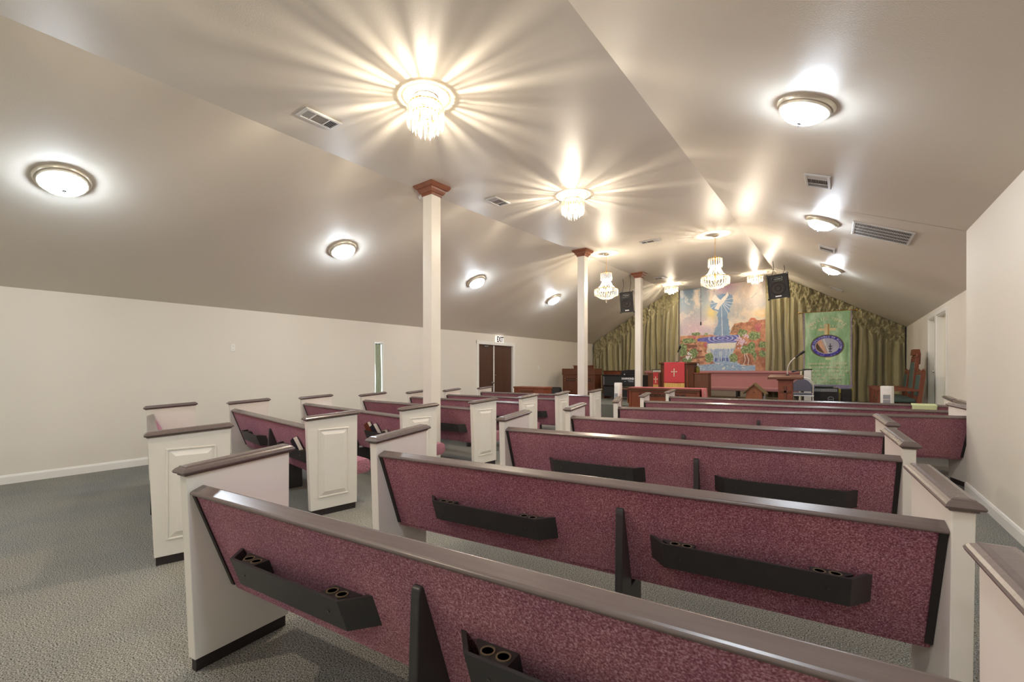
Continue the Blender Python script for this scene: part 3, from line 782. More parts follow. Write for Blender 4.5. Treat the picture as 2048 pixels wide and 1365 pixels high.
def painted(name, label, cat, fn, nu, nv, painter, m, smooth=True):
    mb = MB().grid(fn, nu, nv); me = bpy.data.meshes.new(name); me.from_pydata(mb.v, [], mb.f); me.materials.append(MATS[m])
    U, V = np.meshgrid(np.arange(nu+1)/nu, np.arange(nv+1)/nv)
    im = np.clip(painter(U, V), 0, 255)/255.
    l = np.where(im <= .04045, im/12.92, ((im+.055)/1.055)**2.4).reshape(-1, 3)
    at = me.color_attributes.new('paint', 'FLOAT_COLOR', 'POINT')
    at.data.foreach_set('color', np.concatenate([l, np.ones((len(l), 1))], 1).astype(np.float32).ravel())
    if smooth:
        for p in me.polygons: p.use_smooth = True
    return me
MX0, MX1, MZ0 = -4.655, -1.865, 1.345
mz = lambda x: cz(x, 16.9)-.004
mural = thing('mural', 'painted mural of a white dove over a waterfall on the end wall', 'mural', (0, 16.93, 0))
mur = painted('painting', '', '', lambda u, v: (MX0+(MX1-MX0)*u, 0, MZ0+(mz(MX0+(MX1-MX0)*u)-MZ0)*v), 330, 320,
    lambda U, V: paint_mural(85+1310*U, 1300-(1300-95*(1-U)+0*U)*V), 'mural_paint', False)
put('painting', mur, mural)
MB().prism([(MX0, MZ0), (MX1, MZ0), (MX1, mz(MX1)), (MX0, mz(MX0))], .004, .05, 'y').build('backing_board', 'trim_white', mural)
t = thing('pull_cord', 'thin black pull cord hanging in front of the mural', 'cord', (-3.62, 15.6, 0))
zt = cz(-3.62, 15.6)
MB().tube([(0, 0, zt), (0, 0, 2.98)], .006, 6).build('cord', 'black_matt', t)
MB().lathe([(.006, 2.99), (.022, 2.96), (.022, 2.88), (.008, 2.86)], 10).build('cord_handle', 'black_gloss', t, True)

# ------------------------------------------------------------------ loudspeakers
def speaker(x, y, z, w, h, rz, tilt, label, roll=0):
    M = T(x, y, z) @ Matrix.Rotation(rz, 4, 'Z') @ Matrix.Rotation(tilt, 4, 'X') @ Matrix.Rotation(roll, 4, 'Y')
    t = thing('loudspeaker', label, 'loudspeaker', M=M, group='hanging loudspeakers')
    a, b, d = w/2, h/2, .36
    MB().prism([(-a, 0), (a, 0), (a*.8, d), (-a*.8, d)], -b, b, 'z').build('cabinet', 'black_cloth', t, bevel=.012)
    MB().loops([[(s*(a-i), yy, q*(b-i)) for s, q in ((-1, -1), (1, -1), (1, 1), (-1, 1))] for i, yy in ((0, 0), (0, -.025), (.025, -.025), (.025, -.004))]).build('bezel', 'black_matt', t)
    R = Matrix.Rotation(PI/2, 4, 'X'); rw = a*.74
    MB().lathe([(rw, 0), (rw, .02), (rw*.93, .026), (rw*.86, .012), (rw*.4, -.002), (rw*.36, .012), (.01, .02)], 36, M=T(0, -.004, -b*.16) @ R).build('woofer', 'cone_brown', t, True)
    MB().loops([[(s*(a*.52-i), yy, b*.62+q*(b*.15-i)) for s, q in ((-1, -1), (1, -1), (1, 1), (-1, 1))] for i, yy in ((0, -.006), (0, -.03), (.012, -.03), (.03, -.008))]).build('horn', 'black_gloss', t)
    MB().box(-a*.3, a*.3, -.032, -.026, -b*.86, -b*.76).build('badge', 'letters_white', t)
    for s in (-1, 1):
        for q in (-1, 1): MB().box(s*a-.022, s*a+.022, -.03, .03, q*b-.022, q*b+.022).build('corner_guard', 'black_gloss', t, bevel=.006)
    top = cz(x, y+.1)-z
    Mi = M.inverted()
    for s in (-.6, .5):
        p0 = Vector((s*a, .12, b)); pw = M @ p0; q = Mi @ Vector((pw.x+.02, pw.y, cz(pw.x+.02, pw.y)))
        MB().tube([p0, (p0+q)/2+Vector((.03, 0, 0)), q], .007, 6).build('hanger', 'black_matt', t)
    return t
speaker(-1.21, 13.35, 3.545, .46, .62, -.12, .16, 'black loudspeaker hung from the ceiling between mural and green banner', -.05)
speaker(-5.0, 12.62, 3.39, .38, .60, .35, .12, 'black loudspeaker mounted high beside the column by the organ', -.06)

# ------------------------------------------------------------------ stage furniture
# communion table
ct = thing('communion_table', 'wooden communion table with dark carved lettering before the pulpit', 'table', (-3.315, 10.6, 0))
MB().box(-.80, .80, .02, .06, .12, .90).build('front_panel', 'wood_red', ct, bevel=.004)
for s in (-1, 1): MB().box(s*.80-.03, s*.80+.03, .0, .56, .0, .90).build('leg_panel', 'wood_red', ct, bevel=.004)
MB().box(-.85, .85, -.035, .60, .90, .94).build('tabletop', 'wood_brown', ct, bevel=.008)
MB().box(-.82, .82, -.012, .06, .855, .90).build('apron', 'wood_brown', ct, bevel=.004)
MB().box(-.82, .82, 0, .58, 0, .1).build('plinth', 'wood_brown', ct, bevel=.004)
m = MB(); text_into(m, 'IN REMEMBRANCE OF ME', .105, T(-.02, .018, .735) @ FRONT, .006, sx=.92, bold=.003)
m.build('lettering', 'letters_dark', ct)
rc = thing('altar_cloth', 'red cloth with gold fringe laid over the communion table', 'cloth', (-3.315, 10.6, 0))
top = [(-.87, .60), (-.868, .80), (-.86, .942), (-.85, .948), (.85, .948), (.862, .942), (.872, .80), (.876, .66)]
mb = MB().grid(lambda u, v: (lambda p: (p[0], .02+v*.52, p[1]))(top[round(u*7)]), 7, 8)
o = mb.build('cloth', 'red_cloth', rc, fix=False); s = o.modifiers.new('t', 'SOLIDIFY'); s.thickness = .004; s.offset = 1
for s in (-1, 1): MB().box(s*.874-.004, s*.874+.004, .02, .54, .56, .655).build('fringe', 'gold_fringe', rc)
def latin(mb, cx, cz_, h, M=None, t=.004, w=None):
    w = w or h*.11; a = h*.33; mb.box(cx-w/2, cx+w/2, -t, 0, cz_-h*.62, cz_+h*.38, M=M); mb.box(cx-a, cx+a, -t, 0, cz_-w/2, cz_+w/2, M=M)
    for x, z in ((cx-a, cz_), (cx+a, cz_), (cx, cz_+h*.38), (cx, cz_-h*.62)):
        mb.lathe([(w*.95, 0), (w*.95, t)], 10, M=(M or Matrix()) @ T(x, 0, z) @ FRONT)
    return mb
latin(MB(), 0, .84, .12, T(.881, .28, 0) @ Matrix.Rotation(PI/2, 4, 'Z')).build('cross', 'cream_stitch', rc)

# pulpit with two wings
pu = thing('pulpit', 'tall wooden pulpit with two lower wings at the centre of the stage', 'pulpit', (-3.70, 13.0, PZ))
MB().prism([(-.30, 0), (.30, 0), (.47, .16), (.47, .55), (-.47, .55), (-.47, .16)], .06, 1.12, 'z').build('body', 'wood_brown', pu, bevel=.006)
MB().prism([(-.34, -.04), (.34, -.04), (.52, .13), (.52, .58), (-.52, .58), (-.52, .13)], 1.12, 1.17, 'z').build('top_slab', 'wood_brown', pu, bevel=.008)
MB().prism([(-.33, -.03), (.33, -.03), (.5, .14), (.5, .57), (-.5, .57), (-.5, .14)], 0, .07, 'z').build('plinth', 'wood_brown', pu, bevel=.006)
for s in (-1, 1):
    MB().tube([(s*.33, -.01, .07), (s*.33, -.01, .98)], .022, 10).build('pilaster', 'wood_red', pu, True)
    wg = MB().box(s*.66-.185, s*.66+.185, .14, .5, 0, .84).build('wing', 'wood_brown', pu, bevel=.006)
    MB().box(s*.66-.2, s*.66+.2, .12, .52, .84, .875).build('wing_top', 'wood_red', wg, bevel=.006)
pc = thing('pulpit_cloth', 'large red cloth with white cross hanging down the pulpit front', 'cloth', (-3.72, 13.0, PZ))
pts = [(.25, 1.176), (0, 1.176), (-.046, 1.17), (-.05, 1.12), (-.05, .98), (-.052, .80), (-.052, .57)]
o = MB().grid(lambda u, v: (lambda p: (-.285+.57*u, p[0]-.006*math.sin(u*8+v*3)*(v > .4), p[1]))(tuple(lerp([(i/6, q[k]) for i, q in enumerate(pts)], v) for k in (0, 1))), 20, 24).build('cloth', 'red_cloth', pc, True, fix=False)
s = o.modifiers.new('t', 'SOLIDIFY'); s.thickness = .004; s.offset = 0
MB().box(-.285, .285, -.058, -.05, .445, .575).build('fringe', 'gold_fringe', pc)
latin(MB(), 0, .90, .19, T(0, -.062, 0)).build('cross', 'cream_stitch', pc)
pc = thing('pulpit_runner', 'narrow red runner with small cross on the pulpit wing nearer the organ', 'cloth', (-4.30, 13.14, PZ))
MB().box(-.075, .075, -.03, -.022, .52, .885).box(-.075, .075, -.03, .3, .877, .885).build('cloth', 'red_cloth', pc)
MB().box(-.075, .075, -.032, -.022, .44, .52).build('fringe', 'gold_fringe', pc)
latin(MB(), 0, .68, .15, T(0, -.031, 0)).build('cross', 'cream_stitch', pc)
def gooseneck(x, y, z, pts, label, base=True):
    t = thing('microphone', label, 'microphone', (x, y, z))
    n = len(pts); MB().tube(pts, .011, 8).build('gooseneck', 'pale_steel', t, True)
    a, b = Vector(pts[-2]), Vector(pts[-1]); d = (b-a).normalized()
    MB().tube([b-d*.02, b+d*.08, b+d*.1, b+d*.17, b+d*.19], [.016, .018, .026, .028, .01], 10).build('mic_head', 'black_matt', t, True)
    MB().lathe([(.035, 0), (.035, .012), (.014, .02)], 16).build('mic_base', 'black_matt', t, True)
gooseneck(-3.72, 13.22, PZ+1.18, [(0, 0, 0), (0, 0, .12), (.0, -.01, .19), (.03, -.02, .27), (.045, -.03, .3)], 'gooseneck microphone standing on the tall pulpit')
t = thing('bottle', 'olive bottle with white cap standing on the pulpit wing', 'bottle', (-3.17, 13.3, PZ+.876))
MB().lathe([(.05, 0), (.055, .02), (.055, .13), (.03, .17), (.022, .19)], 18).build('body', 'bottle_green', t, True)
MB().lathe([(.024, .19), (.024, .25), (.04, .252), (.04, .262)], 14).build('cap', 'letters_white', t, True)

# long stage bench under the mural
be = thing('stage_bench', 'long dusty rose upholstered bench against the end wall under the mural', 'bench', (-5.80, 15.95, PZ))
Wb = 4.9
MB().prism([(.42, .30), (.50, .30), (.56, .86), (.50, .86)], 0, Wb).build('backrest', 'stage_fabric', be, bevel=.015)
MB().prism([(.44, .85), (.60, .85), (.60, .925), (.46, .925)], 0, Wb).build('top_rail', 'stage_fabric', be, bevel=.012)
MB().prism([(-.04, .27), (-.05, .36), (-.02, .40), (.45, .38), (.45, .27)], 0, Wb).build('seat', 'stage_fabric', be, bevel=.02)
for x in (.03, 1.6, 3.2, Wb-.05): MB().prism([(.0, 0), (.5, 0), (.5, .28), (.0, .28)], x-.025, x+.025).build('leg', 'black_matt', be)
MB().box(.0, Wb, .02, .06, .05, .09).build('foot_rail', 'roof_box', be)
MB().prism([(-.03, 0), (.60, 0), (.60, .93), (.5, .95), (.42, .6), (-.03, .55)], Wb, Wb+.05).build('arm_panel', 'pew_white', be, bevel=.006)

# pedestal lectern with cross
le = thing('lectern', 'wooden pedestal lectern with relief cross and wide top on the floor before the stage', 'lectern', (-.82, 10.45, 0))
MB().box(-.125, .125, 0, .22, .05, 1.19).build('pedestal', 'wood_red', le, bevel=.005)
MB().box(-.22, .22, -.06, .3, 0, .06).build('foot', 'wood_brown', le, bevel=.006)
MB().box(-.15, .15, -.02, .24, 1.17, 1.20).build('collar', 'wood_brown', le, bevel=.005)
MB().prism([(-.10, 1.19), (.34, 1.24), (.34, 1.28), (-.10, 1.235)], -.30, .30).build('top_slab', 'wood_brown', le, bevel=.006)
MB().box(-.024, .024, -.018, .0, .72, 1.06).box(-.1, .1, -.018, .0, .92, .965).build('cross', 'wood_brown', le, bevel=.003)
gooseneck(-.80, 10.7, 1.272, [(0, 0, 0), (.0, 0, .12), (.02, -.01, .2), (.06, -.02, .28), (.12, -.03, .345), (.15, -.03, .37)], 'curved gooseneck microphone standing on the pedestal lectern')

# chapel shaped wooden box
bx = thing('chapel_box', 'small house shaped wooden box with pitched roof beside the pedestal lectern', 'box', (-1.56, 11.85, PZ))
MB().prism([(-.17, 0), (.17, 0), (.17, .44), (0, .60), (-.17, .44)], 0, .3, 'y').build('body', 'wood_box', bx, bevel=.004)
for s in (-1, 1):
    MB().prism([(0, .60), (s*.255, .365), (s*.255, .395), (0, .635)], -.05, .36, 'y').build('roof_panel', 'roof_box', bx)
MB().box(-.09, .09, -.008, .0, .02, .26).build('door', 'wood_brown', bx, bevel=.002)
MB().box(.17, .23, .08, .28, .1, .34).build('metal_case', 'steel', bx, bevel=.004)
MB().lathe([(.012, 0), (.012, .006)], 12, M=T(0, 0, .42) @ FRONT).build('coin_hole', 'black_matt', bx)

# stacking chair
ch = thing('stacking_chair', 'blue grey stacking chair with rounded silver frame behind the lectern', 'chair', (-.60, 11.62, PZ))
arc = [(-.20, .0, .40)]+[(-.205, 0, .46)]+[(.205*math.cos(a)*1.0, 0, .60+.19*math.sin(a)) for a in [PI-PI*k/14 for k in range(15)]]+[(.205, 0, .46), (.20, 0, .40)]
MB().tube(arc, .0125, 8).build('back_frame', 'pale_steel', ch, True)
pf = [(.185*math.cos(a), .56+.195*math.sin(a)) for a in [PI*k/14 for k in range(15)]]+[(-.17, .47), (.17, .47)]
MB().prism(pf[:15]+[(-.175, .48), (.175, .48)], -.012, .016, 'y').build('back_pad', 'blue_vinyl', ch, bevel=.006)
MB().prism([(-.2, 0), (.2, 0), (.18, .40), (-.18, .40)], .39, .44, 'z').build('seat', 'blue_vinyl', ch, bevel=.012)
MB().tube([(-.21, 0, .385), (.21, 0, .385), (.19, .41, .385), (-.19, .41, .385), (-.21, 0, .385)], .011, 8).build('seat_frame', 'pale_steel', ch)
for x, y in ((-.2, 0), (.2, 0), (-.18, .39), (.18, .39)): MB().tube([(x, y, .385), (x*1.08, y+(-.04 if y == 0 else .03), 0)], .0115, 8).build('leg', 'pale_steel', ch)

# keyboard amplifier and subwoofer behind the chair
am = thing('keyboard_amplifier', 'black combo amplifier with silver control strip below the green banner', 'amplifier', (-.25, 14.1, PZ))
MB().box(-.31, .31, 0, .35, 0, .48).build('cabinet', 'black_matt', am, bevel=.012)
MB().box(-.28, .28, -.01, 0, .39, .46).build('control_panel', 'steel', am)
k = MB()
for i in range(12): k.lathe([(.012, 0), (.01, .014)], 10, M=T(-.25+.045*i, -.01, .425) @ FRONT)
k.build('knobs', 'black_gloss', am)
MB().box(-.28, .28, -.008, 0, .03, .37).build('grille_cloth', 'black_cloth', am)
MB().box(-.2, .2, .05, .3, .48, .525).build('top_tray', 'black_gloss', am, bevel=.006)
hs = thing('wire_stand', 'small bent metal stand on the stage before the black amplifier', 'stand', (-.1, 13.8, PZ))
MB().tube([(-.09, 0, 0), (-.05, 0, .2)]+[(.06*math.cos(a), 0, .22+.05*math.sin(a)) for a in [PI-PI*k/8 for k in range(9)]]+[(.05, 0, .2), (.09, 0, 0)], .008, 6).build('frame', 'steel', hs, True)
MB().box(-.06, .06, -.01, .01, .2, .215).build('crossbar', 'steel', hs)
sb = thing('subwoofer', 'plain black box beside the keyboard amplifier under the banner edge', 'loudspeaker', (.22, 14.15, PZ))
MB().box(-.11, .11, 0, .35, 0, .47).build('cabinet', 'black_gloss', sb, bevel=.01)
MB().lathe([(.08, 0), (.08, .01), (.05, .004), (.01, .008)], 20, M=T(0, 0, .2) @ FRONT).build('cone', 'black_cloth', sb, True)

# tower fans
def fan(x, y, z, h, w, rz, label):
    t = thing('tower_fan', label, 'fan', (x, y, z), rz, 'white tower fans')
    MB().lathe([(w*.95, 0), (w*.95, .02), (w*.5, .035)], 28).build('base', 'fan_white', t, True)
    MB().prism([(-w/2, -.02), (-w*.38, -.08), (w*.38, -.08), (w/2, -.02), (w/2, .06), (w*.3, .1), (-w*.3, .1), (-w/2, .06)], .03, h, 'z').build('housing', 'fan_white', t, True, bevel=.012)
    g = MB(); n = 4
    for i in range(n):
        z0 = h*.18+i*h*.145
        g.box(-w*.26, w*.26, -.086, -.078, z0, z0+h*.125)
    g.build('grille', 'fan_grille', t)
    MB().box(-w*.2, w*.2, -.085, -.078, h*.88, h*.92).build('control_panel', 'letters_white', t)
fan(-4.55, 10.9, 0, 1.05, .17, -.2, 'white tower fan standing between organ and communion table')
fan(.80, 11.18, PZ, .64, .20, -.15, 'white tower fan standing beside the carved chairs')

# organ, its speaker cabinets and hood
og = thing('organ', 'black organ console with white lettering on its back, beside the column', 'organ', (-5.60, 13.75, PZ))
MB().box(-.70, .72, .04, .60, .42, .76).build('console', 'black_matt', og, bevel=.008)
MB().box(-.72, .74, 0, .62, .76, .79).build('top_board', 'black_gloss', og, bevel=.006)
MB().box(-.66, .68, .0, .04, .44, .75).build('back_panel', 'black_matt', og, bevel=.003)
MB().box(-.66, .68, .02, .05, .08, .40).build('knee_panel', 'black_matt', og, bevel=.003)
for s in (-.68, .66): MB().box(s, s+.04, .04, .58, 0, .42).build('leg', 'wood_brown', og, bevel=.004)
MB().box(-.74, -.70, .06, .62, .36, .74).build('key_cheek', 'wood_brown', og, bevel=.006)
m = MB(); text_into(m, 'HAMMOND', .088, T(.19, -.002, .64) @ FRONT, .004, sx=.9, bold=.004); m.build('lettering', 'letters_white', og)
m = MB()
for x, z, w in ((.24, .605, .12), (.34, .60, .08), (.3, .575, .16), (.1, .58, .06)): m.box(x-w/2, x+w/2, -.004, 0, z-.008, z+.008)
m.build('label_marks', 'fan_grille', og)
for x in (-.64, .6): MB().box(x-.02, x+.02, -.004, .0, .46, .74).build('hinge', 'steel', og)
hd = thing('organ_hood', 'dark curved music rest standing on the black organ', 'music rest', (-5.37, 13.9, PZ+.79))
MB().prism([(-.36, 0), (.40, 0), (.34, .13), (.15, .165), (-.1, .165), (-.30, .13)], 0, .04, 'y').build('board', 'black_gloss', hd, bevel=.006)
for x in (-.2, .3): MB().lathe([(.018, 0), (.018, .02), (.012, .035)], 12, M=T(x, -.03, 0)).build('peg', 'letters_white', hd, True)
cb = thing('organ_speaker_cabinet', 'large brown wooden speaker cabinet with louvered slots beside the middle column', 'speaker cabinet', (-7.12, 13.6, PZ))
MB().box(-.60, .62, 0, .5, 0, .78).build('lower_body', 'wood_brown', cb, bevel=.006)
MB().box(-.62, .64, -.02, .52, .78, 1.0).build('upper_body', 'wood_brown', cb, bevel=.006)
for a, b in ((-.52, -.04), (.06, .54)):
    m = MB(); m.box(a, b, -.006, 0, .56, .585).box(a, b, -.006, 0, .64, .665); m.build('louver_slot', 'black_matt', cb)
    m = MB()
    for x in (a+.02, b-.02):
        for z in (.573, .652): m.lathe([(.014, 0), (.014, .008)], 10, M=T(x, -.006, z) @ FRONT)
    m.build('studs', 'gold', cb)
tb = thing('flat_wooden_case', 'flat brown wooden case lying on the large speaker cabinet', 'case', (-7.07, 13.75, PZ+1.0))
MB().box(-.30, .32, 0, .3, 0, .085).build('body', 'wood_brown', tb, bevel=.006)
MB().box(-.32, .34, -.02, .32, .085, .11).build('lid', 'wood_red', tb, bevel=.004)
c2 = thing('side_cabinet', 'narrow reddish wooden cabinet between the large speaker cabinet and black organ', 'cabinet', (-6.46, 14.7, PZ))
MB().box(-.22, .28, 0, .4, .12, .9).build('body', 'wood_red', c2, bevel=.006)
MB().box(-.25, .31, -.03, .43, .9, .93).build('top_board', 'wood_brown', c2, bevel=.006)
for x in (-.18, .24):
    for y in (.04, .36): MB().tube([(x, y, .12), (x, y, 0)], .022).build('leg', 'wood_brown', c2)
mw = thing('stage_monitor', 'black wedge floor monitor in front of the large speaker cabinet', 'loudspeaker', (-7.55, 12.6, PZ))
MB().prism([(-.0, 0), (.34, 0), (.34, .2), (.24, .38), (.18, .38), (0, .12)], -.2, .2).build('cabinet', 'black_matt', mw, bevel=.008)
MB().prism([(-.004, .125), (.175, .384), (.18, .38), (.0, .12)], -.17, .17).build('grille', 'black_cloth', mw)
ob = thing('organ_bench', 'dark wooden bench in front of the black organ', 'bench', (-5.15, 12.9, PZ))
MB().box(-.3, .3, -.15, .15, .36, .40).build('seat', 'wood_brown', ob, bevel=.006)
for s in (-.26, .24): MB().box(s, s+.03, -.13, .13, 0, .36).build('leg', 'wood_brown', ob)
mu = thing('music_stand', 'white sheet on a black music stand behind the pulpit wing', 'music stand', (-4.98, 15.3, PZ))
MB().tube([(0, .03, .0), (0, .03, .78)], .012).build('pole', 'black_matt', mu)
MB().box(-.17, .17, 0, .02, .74, .97).build('desk', 'black_matt', mu, bevel=.004)
MB().box(-.145, .145, -.004, 0, .755, .945).build('sheet', 'pages', mu)
MB().lathe([(.14, 0), (.14, .015), (.02, .03)], 20).build('base', 'black_matt', mu)

# wooden desk by the exit door
dk = thing('wooden_desk', 'reddish wooden desk with curved front in front of the brown double door', 'desk', (-6.72, 9.9, 0))
out = [(-.50, .5), (.50, .5), (.50, .06), (.30, -.0), (0, -.03), (-.30, 0), (-.50, .06)]
MB().prism([(x*.96, y*.96+.01) for x, y in out], .02, .88, 'z').build('body', 'wood_red', dk, bevel=.004)
MB().prism(out, .88, .925, 'z').build('desk_top', 'wood_red', dk, bevel=.006)
MB().box(-.2, .2, -.04, -.025, .80, .84).build('drawer_pull', 'wood_brown', dk)

# carved chairs with green cushions, facing the pulpit
def throne(y, x, h, label, tall):
    t = thing('carved_armchair', label, 'chair', (x, y, PZ), -PI/2, 'carved chairs with green cushions')
    w = .30 if not tall else .33; d = .62
    # local: -y is forward after turning, so x is the width and y the depth
    for s in (-1, 1):
        MB().tube([(s*w, -.30, 0), (s*w, -.30, .52)], .033, 4).build('front_leg', 'wood_chair', t)
        MB().prism([(.26, 0), (.33, 0), (.42, h*.86), (.35, h*.86)], s*w-.028, s*w+.028).build('back_post', 'wood_chair', t, bevel=.005)
        MB().box(s*w-.045, s*w+.045, -.36, .33, .52, .56).build('armrest', 'wood_chair', t, bevel=.006)
        MB().box(s*w-.02, s*w+.02, -.30, .28, .2, .27).build('side_rail', 'wood_chair', t)
        MB().lathe([(.03, h*.86), (.036, h*.885), (.02, h*.90), (.008, h*.92)], 10, M=T(s*w, .385, 0)).build('finial', 'wood_chair', t)
    MB().box(-w, w, -.31, -.27, .2, .29).build('front_rail', 'wood_chair', t, bevel=.004)
    MB().prism([(-.30, .29), (.28, .29), (.28, .36), (-.26, .385), (-.31, .36)], -w+.03, w-.03).build('seat_cushion', 'green_leather', t, bevel=.018)
    sl = lambda z: .30+.09*z/(h*.86)
    zb, zt_ = .42, h*.80
    MB().prism([(sl(zb)-.05, zb), (sl(zb)+.03, zb), (sl(zt_)+.03, zt_), (sl(zt_)-.05, zt_)], -w+.04, w-.04).build('back_cushion', 'green_leather', t, bevel=.02)
    if tall:
        MB().prism([(sl(zt_)-.02, zt_-.05), (sl(zt_)+.05, zt_-.05), (sl(h)+.04, h-.10), (sl(h)-.03, h-.10)], -w+.02, w-.02).build('crest_board', 'wood_chair', t, bevel=.006)
        MB().prism([(-w*.9, h-.13), (w*.9, h-.13), (w*.62, h-.06), (w*.35, h), (-w*.35, h), (-w*.62, h-.06)], .33, .45, 'y').build('crest_rail', 'wood_chair', t, bevel=.008)
    else:
        MB().prism([(-w, h*.80), (w, h*.80), (w, h*.85), (0, h*.88), (-w, h*.85)], .35, .41, 'y').build('crest_rail', 'wood_chair', t, bevel=.006)
throne(12.22, 1.02, 1.06, 'carved wooden armchair with green cushions, nearest of three beside the fan', False)
throne(13.05, 1.02, 1.40, 'tall central carved wooden chair with peaked crest and green back', True)
throne(14.0, 1.0, 1.06, 'lower carved wooden armchair with green back, furthest of three by the curtain', False)

# ------------------------------------------------------------------ banner on its stand
BW, BZ0, BZ1 = 1.03, .95, 2.96
bn = thing('banner', 'green church banner with cream cross and purple oval emblem hanging from a pole', 'banner', (-.19, 14.75, 0))
def bpt(u, v):
    z = BZ0+(BZ1-BZ0)*v; x = -BW/2+BW*u; n = lambda a, b, c: mnoise.noise(Vector((a, b, c)))
    y = .022*math.sin(x*26+3*n(x*2, z*.9, 1))*(.3+.7*n(x*1.5, z*.7, 5)**2*2)+.02*n(x*9, z*4, 2)+.008*n(x*20, z*7, 7)
    return (x, y, z)
def paint_banner(U, V):
    im = np.zeros(U.shape+(3,)); x, z = (U-.5)*BW, V*(BZ1-BZ0)
    im[:] = (146, 186, 136)
    f = np.clip((fbm(x*7, z*2.4, 2)-.35)*2.6, 0, 1)[..., None]; im[:] = im*(1-f)+np.array((200, 226, 186))*f
    im[(np.abs(x) > BW/2-.02)] = (178, 160, 106)
    bar = ((np.abs(x+.0) < .055) & (z > 1.36) & (z < 1.68)) | ((np.abs(x-.0) < .2) & (np.abs(z-1.53) < .035))
    im[bar] = (226, 204, 150); im[(np.abs(x-.03) < .022) & (z > 1.36) & (z < 1.68)] = (176, 146, 84)
    e = lambda a, b: ((x-.0)/a)**2+((z-1.08)/b)**2
    im[e(.375, .31) < 1] = (98, 88, 48); im[e(.345, .285) < 1] = (66, 56, 158)
    k = (e(.345, .285) < 1) & (fbm(x*30, z*30, 5, 2) > .6); im[k] = (112, 104, 200)
    im[e(.27, .215) < 1] = (178, 176, 190)
    im[(e(.26, .205) < 1) & (x+.35*(z-1.08) < -.06)] = (216, 166, 136)
    im[(e(.25, .2) < 1) & (x+.6*(z-1.08) < -.17)] = (96, 74, 52)
    k = (e(.26, .205) < 1) & (np.abs(x+.02+.3*(z-1.08)) < .012); im[k] = (236, 226, 214)
    for zz in (.93, 1.0, 1.07): im[(np.abs(x-.07) < .035) & (np.abs(z-zz) < .012)] = (44, 44, 54)
    im[(np.abs(x-.07) < .01) & (np.abs(z-1.05) < .1)] = (60, 60, 72)
    im[(np.abs(x-.03) < .07) & (np.abs(z-.74) < .035)] = (214, 222, 168)
    return im
me = painted('cloth', '', '', bpt, 150, 290, paint_banner, 'banner_cloth')
o = put('cloth', me, bn); s = o.modifiers.new('t', 'SOLIDIFY'); s.thickness = .003; s.offset = -1
m = MB()
def arc_text(s, cx, cz0, R, span, size):
    n = len(s)
    for i, c in enumerate(s):
        if c == ' ': continue
        a = -span/2+span*(i+.5)/n
        text_into(m, c, size, T(cx+R*math.sin(a), -.038, cz0+R*math.cos(a)) @ Matrix.Rotation(a, 4, 'Y') @ FRONT, .006)
arc_text('NEW LIFE TEMPLE', 0, 2.27, .46, 1.9, .115)
m.build('arched_lettering', 'cream_stitch', bn); m = MB()
arc_text('OF BLESSING', 0, 1.75, .80, .86, .085)
m.build('lettering', 'cream_stitch', bn)
m = MB()
n = 'NEW LIFE TEMPLE OF BLESSING'
for i, c in enumerate(n):
    if c == ' ': continue
    a = -1.9+3.8*(i+.5)/len(n)
    text_into(m, c, .055, T(.308*math.sin(a), -.04, BZ0+1.08+.25*math.cos(a)) @ Matrix.Rotation(a, 4, 'Y') @ T(0, 0, -.02) @ FRONT, .005)
m.build('emblem_lettering', 'letters_white', bn)
m = MB(); rnd = random.Random(3)
for r, (zz, hw) in enumerate(((.60, .42), (.50, .44), (.40, .46), (.30, .36), (.21, .34), (.11, .34))):
    x = -hw
    while x < hw:
        w = rnd.choice((.022, .03, .036)); z0 = BZ0+zz
        if rnd.random() > .14:
            m.box(x, x+.008, -.04, -.036, z0-.03, z0+.03)
            q = rnd.choice((0, 1, 2))
            if q != 1: m.box(x, x+w-.006, -.04, -.036, z0+.022, z0+.03)
            if q != 0: m.box(x, x+w-.006, -.04, -.036, z0-.03, z0-.022)
            if q == 2 or rnd.random() > .5: m.box(x+w-.014, x+w-.006, -.04, -.036, z0-.03, z0+.03)
        x += w+.012
m.build('stitched_verse', 'cream_stitch', bn)
for s in (-1, 1): MB().box(s*(BW/2+.008)-.012, s*(BW/2+.008)+.012, -.012, .0, BZ0-.05, BZ1).build('side_trim', 'purple_trim', bn)
zz = [(-BW/2-.03, 0), (-.34, -.07), (-.17, 0), (0, -.07), (.17, 0), (.34, -.07), (BW/2+.03, 0)]
MB().prism([(x, BZ0-.03+z) for x, z in zz]+[(BW/2+.03, BZ0+.03), (-BW/2-.03, BZ0+.03)], -.02, -.01, 'y').build('bottom_trim', 'purple_trim', bn)
MB().prism([(x, BZ0-.13+z) for x, z in zz]+[(x, BZ0-.03+z) for x, z in zz[::-1]], -.018, -.008, 'y').build('fringe', 'yellow_fringe', bn)
MB().tube([(-.63, .03, BZ1+.005), (.63, .03, BZ1+.005)], .014).build('crossbar', 'gold', bn, True)
for s in (-1, 1): MB().lathe([(.012, -.02), (.028, 0), (.012, .02), (.006, .03)], 12, M=T(s*.64, .03, BZ1+.005) @ Matrix.Rotation(PI/2, 4, 'Y')).build('finial', 'gold', bn, True)
MB().tube([(0, .06, PZ), (0, .06, BZ1+.02)], .016).build('pole', 'black_matt', bn)
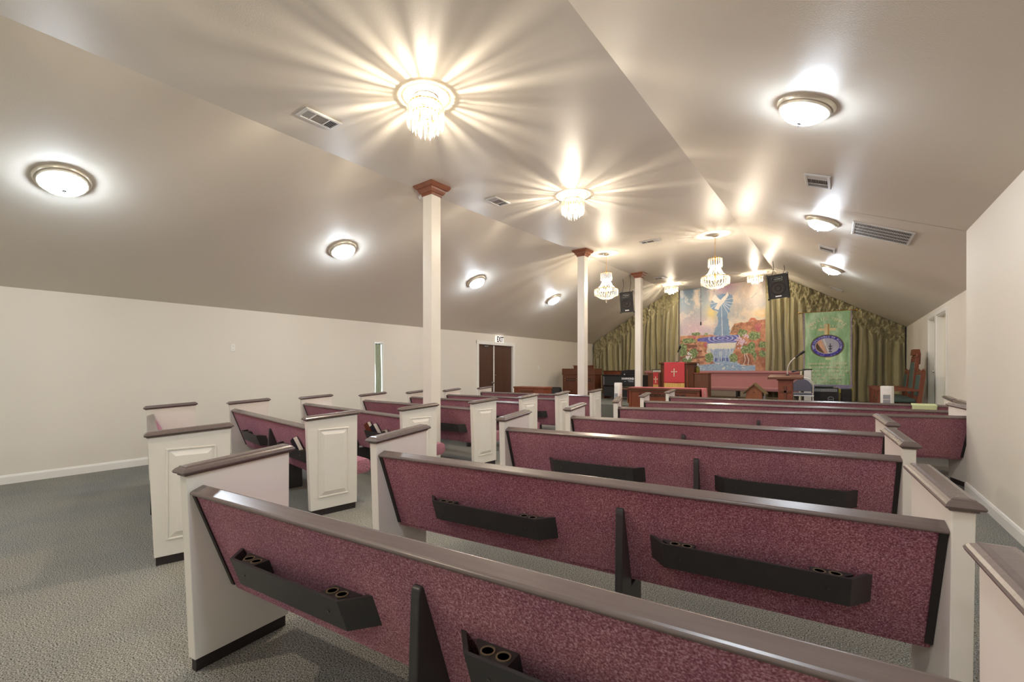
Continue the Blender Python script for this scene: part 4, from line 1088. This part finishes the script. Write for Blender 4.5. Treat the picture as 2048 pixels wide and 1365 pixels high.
MB().lathe([(.2, PZ), (.2, PZ+.02), (.03, PZ+.05)], 24, M=T(0, .06, 0)).build('base', 'black_matt', bn)
# low black microphone stand and pale box behind the lectern
ms = thing('microphone_stand', 'black boom microphone on a stand behind the stacking chair', 'microphone stand', (-.62, 12.6, PZ))
MB().tube([(0, 0, 0), (0, 0, .93)], .012).build('pole', 'black_matt', ms)
MB().tube([(.04, 0, .95), (-.16, -.02, .925)], .011).build('boom', 'black_matt', ms)
MB().tube([(-.15, -.02, .926), (-.2, -.03, .92), (-.24, -.03, .915)], [.015, .026, .02]).build('mic_head', 'black_gloss', ms, True)
MB().lathe([(.13, 0), (.13, .015), (.02, .04)], 20).build('base', 'black_matt', ms)
fx = thing('pale_filing_box', 'narrow pale box with dark lid standing on the stage left of the banner', 'box', (-.62, 13.6, PZ))
MB().box(-.06, .12, 0, .25, 0, .95).build('body', 'pale_steel', fx, bevel=.006)
MB().box(-.07, .13, -.01, .26, .95, .98).build('lid', 'black_matt', fx, bevel=.004)

# ------------------------------------------------------------------ world and camera
wd = bpy.data.worlds.new('daylight'); bpy.context.scene.world = wd; wd.use_nodes = True
bg = wd.node_tree.nodes['Background']; bg.inputs[0].default_value = (.85, .93, 1, 1); bg.inputs[1].default_value = 3.0
cam = bpy.data.cameras.new('camera'); co = bpy.data.objects.new('camera', cam); C.objects.link(co)
cam.sensor_width = 36; cam.lens = 888/2048*36; cam.shift_y = 58/2048
cam.clip_start = .02
co.location = (0, 0, H_CAM); co.rotation_euler = (PI/2, 0, .630)
sc = bpy.context.scene; sc.camera = co
sc.view_settings.view_transform = 'Standard'; sc.view_settings.look = 'None'
sc.view_settings.exposure = 1.22; sc.view_settings.gamma = 1; sc.view_settings.use_curve_mapping = False
sc.cycles.use_denoising = True
sc.cycles.max_bounces = 10; sc.cycles.diffuse_bounces = 6; sc.cycles.transparent_max_bounces = 24
sc.cycles.sample_clamp_indirect = 8; sc.cycles.caustics_reflective = False; sc.cycles.caustics_refractive = False
